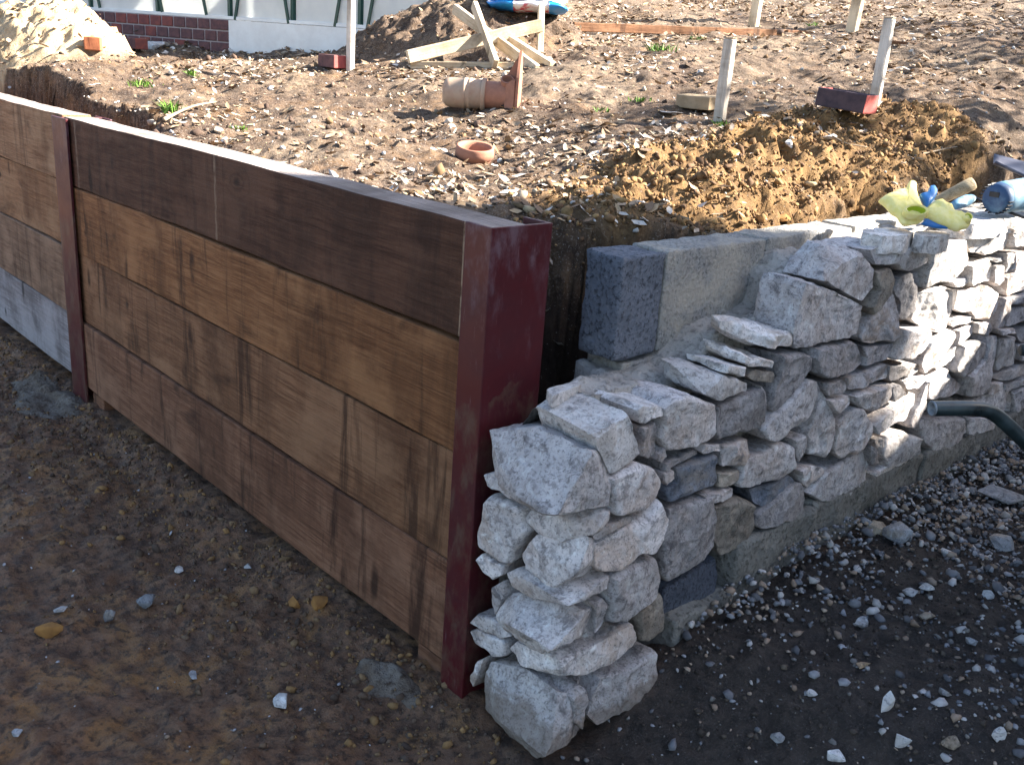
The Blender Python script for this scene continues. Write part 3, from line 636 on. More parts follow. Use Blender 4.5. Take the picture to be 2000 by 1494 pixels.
wallQ = [
 ([(455,960),(500,915),(610,930),(600,990),(530,1000)], 'lime_brown'),
 ([(1150,260),(1250,215),(1440,225),(1440,320),(1350,375),(1310,375),(1270,345),(1180,340)], 'lime'), ([(1175,370),(1260,350),(1285,420),(1255,500),(1200,580),(1150,620),(1130,580),(1180,480)], 'lime_brown'),
 ([(1285,480),(1320,400),(1420,365),(1425,430),(1390,590),(1330,655),(1305,640),(1320,560)], 'lime_grey'), ([(1130,650),(1280,485),(1310,620),(1310,740),(1270,770),(1100,775),(1090,740)], 'lime_grey'),
 ([(830,800),(1050,755),(1085,790),(1110,880),(1060,930),(960,970),(880,980),(825,940),(810,860)], 'lime_grey'), ([(1095,790),(1280,775),(1280,820),(1230,870),(1100,905),(1110,850)], 'lime_grey'),
 ([(1320,690),(1460,680),(1490,740),(1440,820),(1370,870),(1265,870),(1300,780)], 'lime'), ([(1020,970),(1240,885),(1260,900),(1240,965),(1100,1025),(1010,1040)], 'lime_grey'),
 ([(1245,900),(1410,890),(1425,920),(1380,960),(1250,985)], 'lime_grey'), ([(890,1000),(1000,975),(1020,1010),(1000,1050),(900,1068),(885,1040)], 'lime_grey'),
 ([(1030,1060),(1080,1040),(1260,995),(1275,1040),(1245,1110),(1150,1160),(1110,1150),(1040,1100)], 'lime'), ([(1270,1010),(1310,1000),(1340,1050),(1280,1115),(1260,1090)], 'lime_grey'),
 ([(1330,985),(1440,950),(1470,965),(1390,1040),(1350,1040)], 'lime'), ([(620,830),(760,812),(805,830),(810,910),(760,990),(640,1130),(590,1175),(570,1130),(610,950)], 'lime_grey'),
 ([(600,1190),(800,970),(840,980),(850,1060),(820,1170),(760,1230),(600,1330),(560,1320),(545,1260)], 'lime'), ([(290,1130),(450,1060),(540,1020),(560,1130),(565,1210),(500,1260),(290,1325),(275,1270)], 'lime_grey'),
 ([(520,1000),(560,1030),(570,1130),(540,1090)], 'lime_grey'), ([(900,1090),(1030,1065),(1040,1110),(980,1170),(950,1180),(915,1130)], 'lime'),
 ([(860,1000),(890,1060),(950,1180),(955,1280),(930,1380),(890,1420),(800,1400),(790,1290),(830,1180),(850,1070)], 'lime'), ([(970,1230),(1060,1130),(1110,1130),(1165,1230),(1150,1290),(1080,1370),(980,1420),(945,1390)], 'lime'),
 ([(1170,1240),(1260,1140),(1400,1050),(1400,1100),(1340,1200),(1240,1240),(1180,1290)], 'lime'), ([(1345,1230),(1400,1120),(1455,1000),(1470,980),(1455,1140),(1390,1250),(1340,1245)], 'lime'),  # last outline here stands in for a sunlit joint
 ([(1460,240),(1690,200),(1700,330),(1640,400),(1590,430),(1430,470),(1440,330)], 'lime_white'), ([(1420,490),(1570,450),(1620,480),(1610,600),(1580,680),(1550,720),(1400,670),(1380,640),(1400,560)], 'lime_white'),
 ([(1670,150),(1760,100),(1880,110),(1930,170),(1900,250),(1780,290),(1710,270)], 'lime_white'), ([(1925,130),(2040,112),(2050,235),(1935,250)], 'lime'),
 ([(1690,340),(1810,300),(1840,360),(1820,430),(1690,460),(1680,430)], 'lime_white'), ([(1640,480),(1740,465),(1760,480),(1720,590),(1640,610),(1615,590)], 'lime_white'),
 ([(1790,470),(1810,445),(1860,490),(1850,580),(1810,650),(1720,640),(1700,600)], 'lime'), ([(1820,310),(1905,285),(1900,310),(1850,330)], 'lime'),
 ([(1845,340),(1890,335),(1880,420),(1850,460),(1828,440)], 'lime'), ([(1900,270),(1960,265),(1955,360),(1900,395)], 'lime'),
 ([(1965,270),(2050,260),(2060,460),(1910,515),(1905,410),(1960,380)], 'lime'), ([(1840,690),(1890,510),(1920,520),(1915,620),(1880,690)], 'lime_grey'),
 ([(1930,525),(2060,480),(2060,545),(1930,562)], 'lime'), ([(1920,580),(2060,556),(2060,640),(1900,685)], 'lime'),
 ([(1730,660),(1810,650),(1815,700),(1790,735),(1730,725)], 'lime'), ([(1630,700),(1720,670),(1715,720),(1650,790),(1620,790)], 'lime'),
 ([(1590,650),(1650,615),(1710,620),(1720,645),(1640,680),(1600,680)], 'lime'), ([(1480,770),(1600,690),(1620,720),(1560,820),(1500,910),(1450,950),(1430,900)], 'lime'),
 ([(1505,915),(1625,770),(1615,840),(1560,905)], 'lime'), ([(1600,900),(1650,780),(1720,750),(1790,770),(1790,850),(1690,950),(1640,965),(1590,930)], 'lime_white'),
 ([(1680,960),(1790,860),(1830,740),(1860,730),(1850,860),(1810,1020),(1780,1070),(1680,1080)], 'lime'), ([(1460,990),(1570,905),(1600,960),(1660,1000),(1640,1050),(1560,1085),(1460,1090)], 'lime'),
 ([(1862,700),(1950,692),(1955,718),(1870,728)], 'lime'), ([(1870,750),(1960,735),(1970,800),(1950,890),(1855,930),(1855,860)], 'lime_white'),
 ([(1830,950),(1980,890),(2040,880),(2020,940),(1900,990),(1830,975)], 'lime'), ([(1820,1000),(1890,990),(1880,1040),(1810,1060)], 'lime'),
 ([(1900,1010),(2040,945),(2040,985),(1890,1050)], 'lime'), ([(1680,1100),(1930,1020),(1945,1045),(1930,1170),(1780,1190),(1690,1170)], 'lime'),
 ([(1950,1055),(2050,990),(2050,1110),(1940,1170)], 'lime'), ([(1420,1220),(1460,1195),(1660,1185),(1670,1260),(1600,1360),(1480,1390),(1425,1330)], 'lime'),
 ([(1690,1190),(1930,1190),(1900,1240),(1690,1290)], 'lime'), ([(1240,1290),(1330,1260),(1410,1290),(1400,1390),(1300,1450),(1230,1470),(1215,1400)], 'lime'),
 ([(1960,700),(2060,650),(2070,740),(1985,780)], 'lime'), ([(1985,790),(2070,755),(2070,850),(1985,880)], 'lime'), ([(1170,1310),(1205,1290),(1210,1350),(1175,1370)], 'lime_grey'),
 ([(1595,432),(1680,405),(1690,435),(1640,470),(1610,465)], 'lime'), ([(1130,1350),(1170,1370),(1165,1440),(1135,1440)], 'lime_grey')]
stepped = [   # stones at the stepped end: pixels on the wall face, pixels on the end that is set back
 ([(215,1062),(330,955),(470,1000),(455,1045),(300,1090)], [(40,895),(95,880),(210,905),(80,990),(190,1055)], .07, 'lime_white'),
 ([(350,900),(460,912),(455,960),(340,940)], [(175,890),(225,852)], .08, 'lime_white'),
 ([(445,890),(450,842),(620,880),(610,912),(480,905)], [(250,800),(265,765)], .08, 'lime_white'),
 ([(580,815),(600,740),(720,715),(705,790)], [(290,690),(310,645),(600,680),(420,780),(700,690)], .06, 'lime_white'),
 ([(775,470),(790,435),(960,490),(1110,570),(1125,640),(1080,720),(1000,750),(830,790),(720,800),(715,700)], [(600,600),(610,530),(700,435),(760,425),(610,640),(670,690)], .06, 'lime'),
 ([(985,330),(1110,270),(1165,360),(1170,480),(1120,550),(1060,525),(890,430)], [(830,260),(860,215),(960,215),(840,330)], .06, 'lime'),
]
wallS = [
 ([(320,240),(430,215),(430,270),(400,320),(320,325)], 'lime_grey'), ([(410,300),(560,225),(600,235),(610,320),(560,370),(420,415),(385,405)], 'lime'),
 ([(605,215),(650,195),(655,270),(620,310),(612,280)], 'lime'), ([(305,350),(385,335),(380,375),(330,410),(300,405)], 'lime_brown'),
 ([(245,435),(375,405),(370,440),(330,465),(270,465)], 'lime_grey'), ([(290,480),(400,440),(445,460),(445,560),(410,640),(320,680),(290,620),(285,540)], 'lime_brown'),
 ([(430,415),(600,360),(610,385),(480,490),(445,470)], 'lime_blue'), ([(460,515),(600,395),(640,390),(655,430),(650,500),(600,540),(480,570),(450,560)], 'lime_grey'),
 ([(620,340),(680,315),(725,330),(725,350),(660,420),(640,400)], 'lime'), ([(660,430),(720,355),(870,255),(900,260),(895,340),(885,420),(800,460),(700,465)], 'lime'),
 ([(905,235),(935,260),(930,310),(905,320)], 'lime_grey'), ([(915,350),(990,295),(1085,200),(1090,310),(960,370),(910,375)], 'lime')]
i = 0
for lst, cf in ((wallP, cP), (wallQ, cQ), (wallS, cS)):
    for pl, mt in lst:
        i += 1; stone([atx(*cf(c), X0+.006*math.sin(i*2.3)) for c in pl], (1, 0, 0), LM[mt], 400+i, .12 if i > 12 else .15)
for k, (fr, bk, off, mt) in enumerate(stepped):
    A = np.array([atx(*cQ(c), X0+.004) for c in fr]); B = np.array([atx(*cQ(c), X0-off) for c in bk])
    hull_stone(np.vstack([A, B, A-[.11, 0, 0], B-[.05, -.02, 0]]), LM[mt], 480+k, chops=2)
# the wall runs on past the picture's edge
yy0 = 2.03; rs = np.random.default_rng(4); zc = .27
while zc < .93:
    h_ = min(rs.uniform(.09, .17), .95-zc); yc = yy0+.25*(1-(zc-.27)/.66)*.9+rs.uniform(0, .04)
    while yc < 3.7:
        l_ = rs.uniform(.11, .26); a_ = 2*np.pi*np.arange(9)/9
        sh = np.stack([np.sign(np.cos(a_))*np.abs(np.cos(a_))**.55*l_/2, np.sign(np.sin(a_))*np.abs(np.sin(a_))**.55*h_/2], -1)*(1+rs.uniform(-.1, .04, (9, 1)))
        stone([(X0, yc+l_/2+p[0], zc+h_/2+p[1]) for p in sh], (1, 0, 0), LM['lime'], int(900+yc*50+zc*999), .12); yc += l_+.004
    zc += h_+.004
# mortar body and beds, a real stepped core behind the facing stones
prof = [atx(px_, py_, .105) for px_, py_ in [(960, 900), (1000, 850), (1035, 812), (1120, 756), (1235, 742), (1300, 722), (1350, 672), (1385, 640), (1440, 622), (1485, 600), (1497, 548), (1525, 506), (1580, 494), (1660, 474), (1720, 458), (1830, 436), (2000, 415)]]
py = np.array([p[1] for p in prof]+[3.75]); pz = np.array([p[2] for p in prof]+[.95])
ysm = np.concatenate([np.arange(.06, 2.2, .012), np.arange(2.2, 3.72, .04)]); sec = []
zr = np.linspace(-.03, 1, 34)
V = []
for yv in ysm:
    zt_ = np.interp(yv, py, pz); xf = X0-.095 if yv > .36 else XP-.13; xb_ = .016 if yv < .28 else -.036; dr = .30*float(sstep(.30, .10, np.array(yv)))
    row = [(xf, yv, -.03+(zt_+.03)*t) for t in np.linspace(0, 1, 34)]+[(xf+(xb_-xf)*t, yv, zt_-dr*max(0, t-.45)**1.5) for t in np.linspace(0, 1, 16)[1:]]+[(xb_, yv, zt_-dr*.41+(-.03-zt_+dr*.41)*t) for t in np.linspace(0, 1, 8)[1:]]
    V += row
nr_ = len(V)//len(ysm); V = np.array(V); Fm = grid_faces(len(ysm), nr_)[:, ::-1]
dm = .018*fbm(V, 14, 3, 55)+.010*ridged(V, 22, 3, 56)+.004*fbm(V, 70, 2, 57)
topm = np.tile(np.r_[np.zeros(30), np.ones(19), np.zeros(nr_-49)], len(ysm)) > 0
V[:, 2] += np.where(topm, dm*.9, 0); V[:, 0] += np.where(~topm, dm*.7, 0)
obj('mortar', V, Fm, MAT['mortar'], sw)
# concrete blocks of the backing leaf
def block(y0, y1, z0, z1, mat, seed, xa=-.042, xb_=.058):
    bm = box_bm(xb_-xa, y1-y0, z1-z0, .005, 2)
    slice_x(bm, np.linspace(-(y1-y0)/2, (y1-y0)/2, max(3, int((y1-y0)/.02)))[1:-1], (0, 1, 0)); slice_x(bm, np.linspace(-(z1-z0)/2, (z1-z0)/2, 12)[1:-1], (0, 0, 1)); slice_x(bm, np.linspace(-(xb_-xa)/2, (xb_-xa)/2, 6)[1:-1])
    noise_bm(bm, .0060, 34, seed, 4)
    return bm_obj('concrete_block', bm, mat, sw, True, ((xa+xb_)/2, (y0+y1)/2, (z0+z1)/2))
block(.296, .432, .715, .932, MAT['block'], 3)
o = block(.437, .80, .718, .935, MAT['block_m'], 4); o = block(.806, 1.20, .715, .937, MAT['block_m'], 5)
for k, yb in enumerate(np.arange(1.21, 3.6, .445)): block(yb, yb+.44, .72, .94, MAT['block_m'], 6+k)
for k, yb in enumerate(np.arange(.33, 3.6, .445)): block(yb, yb+.44, .49, .705, MAT['block_m'], 20+k)
# dark blue block set low in the stone face
pl = [(750,850),(945,730),(950,800),(935,870),(760,990),(748,950)]
MAT['block_d'] = m_concrete('dark_blue_block', (.115, .13, .165), (.085, .096, .122), (.035, .038, .046), .9)
stone([atx(*cP(c), X0-.012) for c in pl], (1, 0, 0), MAT['block_d'], 88, .12, .001, name='concrete_block', amp=.25)
# cast footing along the foot of the wall
for y0, y1, zt_, xf in ((.575, .905, .288, X0+.012), (.91, 1.50, .292, X0+.004), (1.505, 2.2, .290, X0+.010), (2.205, 3.7, .292, X0+.006), (.36, .575, .175, X0+.02)):
    bm = box_bm(.16, y1-y0, .34, .008, 2); L = y1-y0
    slice_x(bm, np.linspace(-L/2, L/2, int(L/.018))[1:-1], (0, 1, 0)); slice_x(bm, np.linspace(-.17, .17, 18)[1:-1], (0, 0, 1)); noise_bm(bm, .017, 17, int(y0*100), 4)
    bm_obj('footing', bm, MAT['footing'], sw, True, (xf-.08, (y0+y1)/2, zt_-.17))
# flat bedding stones along the top at the right
for px_, py_, wx, wy in ((1735, 452, .10, .05), (1895, 425, .16, .10), (1960, 418, .14, .10), (1820, 455, .07, .05)):
    c = atz(px_, py_, .962); a_ = 2*np.pi*np.arange(7)/7+px_
    q = np.stack([c[0]+wx*.5*np.cos(a_), c[1]+wx*np.sin(a_), np.full(7, c[2])], -1); hull_stone(np.vstack([q, q-[0, 0, .045]]), LM['lime_white'], px_, .012, .6)

# ================================================================== UNSEEN HOUSE AND TREES, added toward the sun to shade the yard
AZ = Vector((math.sin(SUN_AZ), math.cos(SUN_AZ), 0)); CR = Vector((math.cos(SUN_AZ), -math.sin(SUN_AZ), 0))
def ca(c, a, z=0): return CR*c+AZ*a+Vector((0, 0, z))
MAT['brickwall'] = m_plain('brick_wall_far', (.24, .11, .075), (.17, .08, .06), .9, 30)
MAT['roof'] = m_plain('grey_roof_slate', (.09, .095, .10), (.06, .062, .07), .7, 14)
MAT['glass'] = m_plain('dark_window_glass', (.03, .035, .04), None, .1, 3, .5)
HC0, HC1, HA0, HA1 = -.60, 6.5, 7.0, 12.0
hs = thing('added_house', ca((HC0+HC1)/2, (HA0+HA1)/2), 'unseen brick building added beyond the right edge to shade the yard', 'added_house')
def pr(pts, name, mat, faces, par): return obj(name, [tuple(p) for p in pts], faces, mat, par, False)
EZ, RZ, MA = 5.7, 8.3, (HA0+HA1)/2
hp = [ca(HC0, HA0, -.1), ca(HC1, HA0, -.1), ca(HC1, HA1, -.1), ca(HC0, HA1, -.1), ca(HC0, HA0, EZ), ca(HC1, HA0, EZ), ca(HC1, HA1, EZ), ca(HC0, HA1, EZ), ca(HC0, MA, RZ-.12), ca(HC1, MA, RZ-.12)]
pr(hp, 'wall', MAT['brickwall'], [(0, 1, 5, 4), (1, 2, 6, 9, 5), (2, 3, 7, 6), (3, 0, 4, 8, 7)], hs)
for e in (-1, 1):
    A0, Z0 = (HA0-.3, EZ-.25) if e < 0 else (HA1+.3, EZ-.25)
    q = [ca(HC0-.02, A0, Z0), ca(HC1+.2, A0, Z0), ca(HC1+.2, MA, RZ), ca(HC0-.02, MA, RZ)]; q2 = [p+Vector((0, 0, .12)) for p in q]
    pr(q+q2, 'roof', MAT['roof'], [(0, 1, 2, 3), (7, 6, 5, 4), (0, 4, 5, 1), (1, 5, 6, 2), (2, 6, 7, 3), (3, 7, 4, 0)], hs)
for cc_, z0_, z1_, wd_ in ((1.9, .9, 2.1, 1.1), (3.4, .9, 2.1, 1.1), (1.0, 3.5, 4.7, 1.1), (3.2, 3.5, 4.7, 1.1), (5.3, 3.5, 4.7, 1.1)):
    wn_ = beam('window', ca(cc_-wd_/2, HA0-.02, (z0_+z1_)/2), ca(cc_+wd_/2, HA0-.02, (z0_+z1_)/2), .08, z1_-z0_, MAT['white'], hs)
    for k in (-1, 1):
        a_ = ca(cc_+k*.26-.24, HA0-.068, (z0_+z1_)/2); b_ = ca(cc_+k*.26+.24, HA0-.068, (z0_+z1_)/2)
        L = (b_-a_).length; bm = box_bm(L, .012, z1_-z0_-.16); me = bpy.data.meshes.new('pane'); bm.to_mesh(me); bm.free(); me.materials.append(MAT['glass'])
        po = bpy.data.objects.new('pane', me); COL.objects.link(po); po.parent = wn_; po.location = (k*.26, .048 if True else 0, 0)
ax0, ax1, ac0, ac1, ah = 5.0, 6.98, -2.2, .9, 3.0            # low unseen annex, added to shade the yard and wall foot
pr([ca(ac0, ax0, -.1), ca(ac1, ax0, -.1), ca(ac1, ax1, -.1), ca(ac0, ax1, -.1), ca(ac0, ax0, ah-.12), ca(ac1, ax0, ah-.12), ca(ac1, ax1, ah-.12), ca(ac0, ax1, ah-.12)], 'added_annex_wall', MAT['brickwall'], [(0, 1, 5, 4), (1, 2, 6, 5), (2, 3, 7, 6), (3, 0, 4, 7)], hs)
q = [ca(ac0-.1, ax0-.1, ah-.12), ca(ac1+.1, ax0-.1, ah-.12), ca(ac1+.1, ax1, ah-.12), ca(ac0-.1, ax1, ah-.12)]; pr(q+[p+Vector((0, 0, .12)) for p in q], 'added_annex_roof', MAT['roof'], [(3, 2, 1, 0), (4, 5, 6, 7), (0, 1, 5, 4), (1, 2, 6, 5), (2, 3, 7, 6), (3, 0, 4, 7)], hs)
beam('door', ca(5.3-.45, HA0-.02, 1.0), ca(5.3+.45, HA0-.02, 1.0), .08, 2.0, MAT['green_metal'], hs)

MAT['bark'] = m_plain('tree_bark', (.10, .075, .055), (.06, .045, .035), .9, 12, .2, 0, .6)
MAT['leaf'] = m_tint('spring_leaf', .7, .2, .4, 50)
def grow_tree(base, H, seed, lean, nleaf, leafr):
    rs = np.random.default_rng(seed); V = []; F = []; tips = []
    def br(p, d, L, r, dep):
        path = [Vector(p)]; n = 5
        for k in range(n):
            d = (d+Vector(rs.normal(0, .10, 3))+Vector((0, 0, .04))).normalized(); path.append(path[-1]+d*L/n)
        rad = np.linspace(r, r*.6, n+1); v, f = tube_np(path, rad, 7 if dep < 2 else 4, False); o = sum(len(a) for a in V); V.append(v); F.extend([tuple(i+o for i in q) for q in f])
        if dep >= 4: tips.append((path[-1], d)); return
        for k in range(int(rs.integers(3, 5))):
            t = rs.uniform(.45, 1.0); i = int(t*n); i = min(i, n)
            s = Vector(rs.normal(0, 1, 3)); s = (s-d*s.dot(d)).normalized(); nd = (d*rs.uniform(.5, .95)+s*rs.uniform(.45, .9)).normalized()
            br(path[i], nd, L*rs.uniform(.52, .74), r*.52, dep+1)
            if dep >= 2: tips.append((path[i], nd))
    br(Vector(base), (Vector((0, 0, 1))+Vector(lean)).normalized(), H*.42, H*.022, 0)
    lv = []; lf = []; 
    for k in range(nleaf):
        p, d = tips[int(rs.integers(len(tips)))]; c = np.array(p)+rs.normal(0, .16, 3); a = rs.normal(0, 1, 3); a /= np.linalg.norm(a); b = np.cross(a, rs.normal(0, 1, 3)); b /= np.linalg.norm(b)
        s = leafr*rs.uniform(.6, 1.3); o = len(lv); lv += [c-a*s, c+b*s*.5, c+a*s, c-b*s*.5]; lf.append((o, o+1, o+2, o+3))
    return np.concatenate(V), F, np.array(lv), np.array(lf)
tb = ca(-1.9, 6.3)  # unseen, added for branch shade on the wall and bank
tr = thing('added_tree', tb, 'unseen thin leafy trunk and crown added beyond the right edge for dappled shade', 'added_tree')
tv, tf, lv, lf = grow_tree(tb, 6.2, 5, (-.02, 0, 0), 1500, .04)
obj('trunk', tv, tf, MAT['bark'], tr)
lt = np.repeat(np.clip(np.array([[.10, .12, .04]])*rng.uniform(.6, 1.3, (len(lv)//4, 1)), 0, 1), 4, 0); obj('crown', lv, lf, MAT['leaf'], tr, False, lt)

tb2 = ca(-4.3, 7.2)  # unseen, added to dapple the bank with shade
tr2 = thing('added_tree', tb2, 'second unseen trunk and crown added beyond the right edge for dappled shade', 'added_tree')
tv, tf, lv, lf = grow_tree(tb2, 6.6, 11, (.03, 0, 0), 2600, .05)
obj('trunk', tv, tf, MAT['bark'], tr2)
lt = np.repeat(np.clip(np.array([[.10, .12, .04]])*rng.uniform(.6, 1.3, (len(lv)//4, 1)), 0, 1), 4, 0); obj('crown', lv, lf, MAT['leaf'], tr2, False, lt)

# ================================================================== GREENHOUSE
gc = atd(447, 99, 6.7); gR = atd(832, 118, 6.05); gL = atd(185, 90, 7.15)
gd = (gL-gR)*[1, 1, 0]; gd /= np.linalg.norm(gd); gn = np.array([-gd[1], gd[0], 0])       # along the facade to the left; out of it
if gn@(CAM-gc) < 0: gn = -gn
ge = -gd; gz = gc[2]
gh = thing('greenhouse', tuple(gc), 'greenhouse with dark green frame on a low brick and white base', 'greenhouse')
MAT['b_purple'] = m_plain('purple_brown_brick', (.150, .075, .072), (.095, .055, .06), .85, 30, .2, 0, .4)
MAT['b_red'] = m_plain('red_brown_brick', (.24, .075, .060), (.15, .06, .06), .85, 30, .2, 0, .4)
MAT['joint'] = m_plain('lime_joint', (.36, .31, .31), (.28, .24, .24), .9, 30)
def obox(name, o, ax, ay, az, mat, par, bev=0.0, mesh=None):
    """box from corner o with edge vectors ax, ay, az"""
    o = np.array(o, float); ax, ay, az = (np.array(k, float) for k in (ax, ay, az)); c = o+(ax+ay+az)/2
    if mesh is None:
        bm = box_bm(np.linalg.norm(ax), np.linalg.norm(ay), np.linalg.norm(az), bev); mesh = bpy.data.meshes.new(name); bm.to_mesh(mesh); bm.free()
        mesh.materials.append(mat)
    ob = link(name, mesh, mat, par, c)
    X, Y, Z = (Vector(k).normalized() for k in (ax, ay, az)); ob.rotation_euler = Matrix((X, Y, Z)).transposed().to_euler()
    return ob
up = np.array([0, 0, 1.0]); LB, LW, BH, NC = 2.6, float(np.linalg.norm((gR-gc)[:2])), .075, 4
wb = obox('brick_base', np.array(gc)-up*.1+gn*-.11, gd*LB, gn*.104, up*(NC*BH-.055+.055), MAT['joint'], gh)
wb.location.z += 0; bmeshes = {}
for mk in ('b_purple', 'b_red'):
    bm = box_bm(.098, .100, .065, .004); noise_bm(bm, .002, 40, 2); me = bpy.data.meshes.new('brick'); bm.to_mesh(me); bm.free(); me.materials.append(MAT[mk]); bmeshes[mk] = me
top = gc[2]-.1+NC*BH
for r in range(NC):
    k = 0; xk = -.05 if r % 2 else 0.0
    while xk < LB-.11:
        mk = 'b_red' if rng.random() < .25 else 'b_purple'
        if xk >= 0 or True:
            p0 = np.array(gc)-up*.1+gn*-.098+gd*max(xk, -.0)+up*(r*BH+.006)
            b_ = obox('brick', p0, gd*.098, gn*.100, up*.065, MAT[mk], wb, mesh=bmeshes[mk]); b_.location = Vector(p0+gd*.049+gn*.05+up*.0325)-wloc(wb)
            # parent carries a rotation: undo it
            b_.matrix_parent_inverse = Matrix.Identity(4)
            rot = wb.rotation_euler.to_matrix().inverted(); b_.location = rot@b_.location; b_.rotation_euler = (0, 0, 0)
        xk += .110; k += 1
ww = obox('white_base', np.array(gc)-up*.2-gd*.002-gn*.10, ge*LW, gn*.10, up*(NC*BH+.1-.002), MAT['white'], gh)
MAT['milky'] = None
def m_milk():  # pane white stands in for the overexposed light behind the glass
    s = MB('overexposed_white_glass', .45, .4); n = s.noise(s.co(), 5, 5, .6); c = s.mix(s.ramp(n, (.4, 0.0), (.7, 1.0)), (.80, .81, .80), (.70, .72, .72))
    s.set(s.b.inputs['Base Color'], c)
    t = s.n('ShaderNodeBsdfTranslucent'); s.l(c, t.inputs[0]); m = s.n('ShaderNodeMixShader'); m.inputs[0].default_value = .45
    s.l(s.b.outputs[0], m.inputs[1]); s.l(t.outputs[0], m.inputs[2]); out = s.nt.nodes['Material Output']; s.l(m.outputs[0], out.inputs[0]); return s.m
MAT['milky'] = m_milk()
g0 = np.array(gc)-up*.1+up*NC*BH
def gpost(p, wd=.035, h=1.5): return beam('frame_post', p+up*.0, p+up*h, wd, wd, MAT['green_metal'], gh, (1, 0, 0), .002, 0)
hgt = 1.45
bays = np.linspace(0, LW, 4)
for k, d in enumerate(bays): gpost(g0+ge*d-gn*.03)
for k, d in enumerate(np.linspace(0, LB, 5)[1:]): gpost(g0+gd*d-gn*.03)
GW = 2.2
for k in range(3):
    a0, a1 = bays[k]+.02, bays[k+1]-.02; obox('pane', g0+ge*a0-gn*.03, ge*(a1-a0), gn*.004, up*hgt, MAT['milky'], gh)
for k in range(4):
    b0, b1 = LB*k/4+.02, LB*(k+1)/4-.02; obox('pane', g0+gd*b0-gn*.03, gd*(b1-b0), gn*.004, up*hgt, MAT['milky'], gh)
for e_ in (ge*LW, gd*LB):                                  # the two ends, the far side and the roof slopes
    obox('end_base', g0+e_-gn*.11-up*(NC*BH+.1), -gn*(GW-.12), np.cross(up, gn)*.06, up*(NC*BH+.1), MAT['white'], gh)
    for k in range(3): obox('pane', g0+e_-gn*(.05+k*GW/3), -gn*(GW/3-.03), np.cross(up, gn)*.004, up*hgt, MAT['milky'], gh)
far0 = g0+gd*LB-gn*GW
obox('far_base', far0-up*(NC*BH+.1), ge*(LB+LW), gn*.06, up*(NC*BH+.1), MAT['white'], gh)
for k in range(6): obox('pane', far0+ge*(k*(LB+LW)/6+.02), ge*((LB+LW)/6-.04), gn*.004, up*hgt, MAT['milky'], gh)
sl_ = -gn*GW/2+up*.6
for k in range(6):
    o_ = g0+gd*LB+ge*(k*(LB+LW)/6+.02)-gn*.03+up*(hgt+.02); obox('roof_pane', o_, ge*((LB+LW)/6-.04), sl_*.97, np.cross(ge, sl_)/np.linalg.norm(sl_)*.004, MAT['milky'], gh)
    o_ = far0+ge*(k*(LB+LW)/6+.02)+up*(hgt+.02); s2_ = gn*GW/2+up*.6; obox('roof_pane', o_, ge*((LB+LW)/6-.04), s2_*.97, np.cross(ge, s2_)/np.linalg.norm(s2_)*.004, MAT['milky'], gh)
for zz, mt in ((.012, 'white'), (hgt, 'green_metal')):
    p = g0-gn*.025+up*zz; beam('frame_rail', p+gd*LB, p+ge*LW, .035, .022, MAT[mt], gh, bev=.002, rough=0)
for d, sgn in ((bays[1]-.03, -1), (bays[1]+.34, 1), (bays[2]+.06, 1), (bays[0]+.05, 1)):
    p = g0+ge*d-gn*.012; beam('frame_brace', p, p+ge*sgn*.10+up*.5, .012, .020, MAT['green_metal'], gh, bev=.001, rough=0)
for d, sgn in ((LB/4-.05, 1), (LB/2-.1, 1), (.20, 1)):
    p = g0+gd*d-gn*.012+up*.02; beam('frame_brace', p, p+gd*sgn*.12+up*.5, .012, .020, MAT['green_metal'], gh, bev=.001, rough=0)

# ================================================================== THINGS ON THE BANK
def gz_up(x, y): return float(up_z(np.array([x]), np.array([y]))[0])
def ground_hit(px_, py_, t0=1.6, t1=16.0, fn=None):
    d = ray(px_, py_); ts = np.arange(t0, t1, .006); P = CAM+ts[:, None]*d
    z = up_z(P[:, 0], P[:, 1]) if fn is None else fn(P[:, 0], P[:, 1])
    ok = (P[:, 2] <= z)
    if fn is None: ok &= (P[:, 1] > .16) & (P[:, 0] < -.06)
    i = int(np.argmax(ok)) if ok.any() else len(ts)-1
    q = P[i].copy(); q[2] = z[i]; return q, float(ts[i])
def stake(px_, py_, ptop, wpx, name, label, group, mat, lean=0.0, cat='stake', sink=.25):
    p, t = ground_hit(px_, py_); h = (py_-ptop)/FPX*t*1.03; wd = wpx/FPX*t*.8
    T = thing(name, tuple(p), label, cat, group)
    s = beam('shaft', p-up*sink*.3, p+up*h+np.array([lean, 0, 0]), wd, wd, mat, T, (1, .15, 0), .004, .002, int(px_))
    bmt = box_bm(wd*.99, wd*.99, .004, .001); o_ = bm_obj('sawn_top', bmt, MAT['w_pale'], T, False, tuple(p+up*(h+.003)+np.array([lean, 0, 0]))); o_.rotation_euler = s.rotation_euler; o_.rotation_euler = (0, 0, .15)
    return T
stake(1405, 236, 90, 25, 'wooden_stake', 'short pale wooden stake with grass at its foot beside the tan brick', 'marker stakes on the bank', MAT['w_stake'], 0)
stake(1708, 200, 52, 23, 'wooden_stake', 'pale wooden stake standing just behind the red brick', 'marker stakes on the bank', MAT['w_stake'], 0)
stake(684, 137, -60, 16, 'wooden_stake', 'thin tall pale stake in front of the white greenhouse base', 'marker stakes on the bank', MAT['w_stake'], 0)
stake(1471, 50, -110, 21, 'fence_post', 'pale sawn post standing on the bank, further left of the two', 'posts along the edging board', MAT['w_pale'], .02, 'post')
stake(1662, 63, -100, 24, 'fence_post', 'pale sawn post standing on the bank, nearer the right edge', 'posts along the edging board', MAT['w_pale'], .03, 'post')
a_, _ = ground_hit(1120, 46); b_, _ = ground_hit(1560, 62); c_, _ = ground_hit(1790, 86)
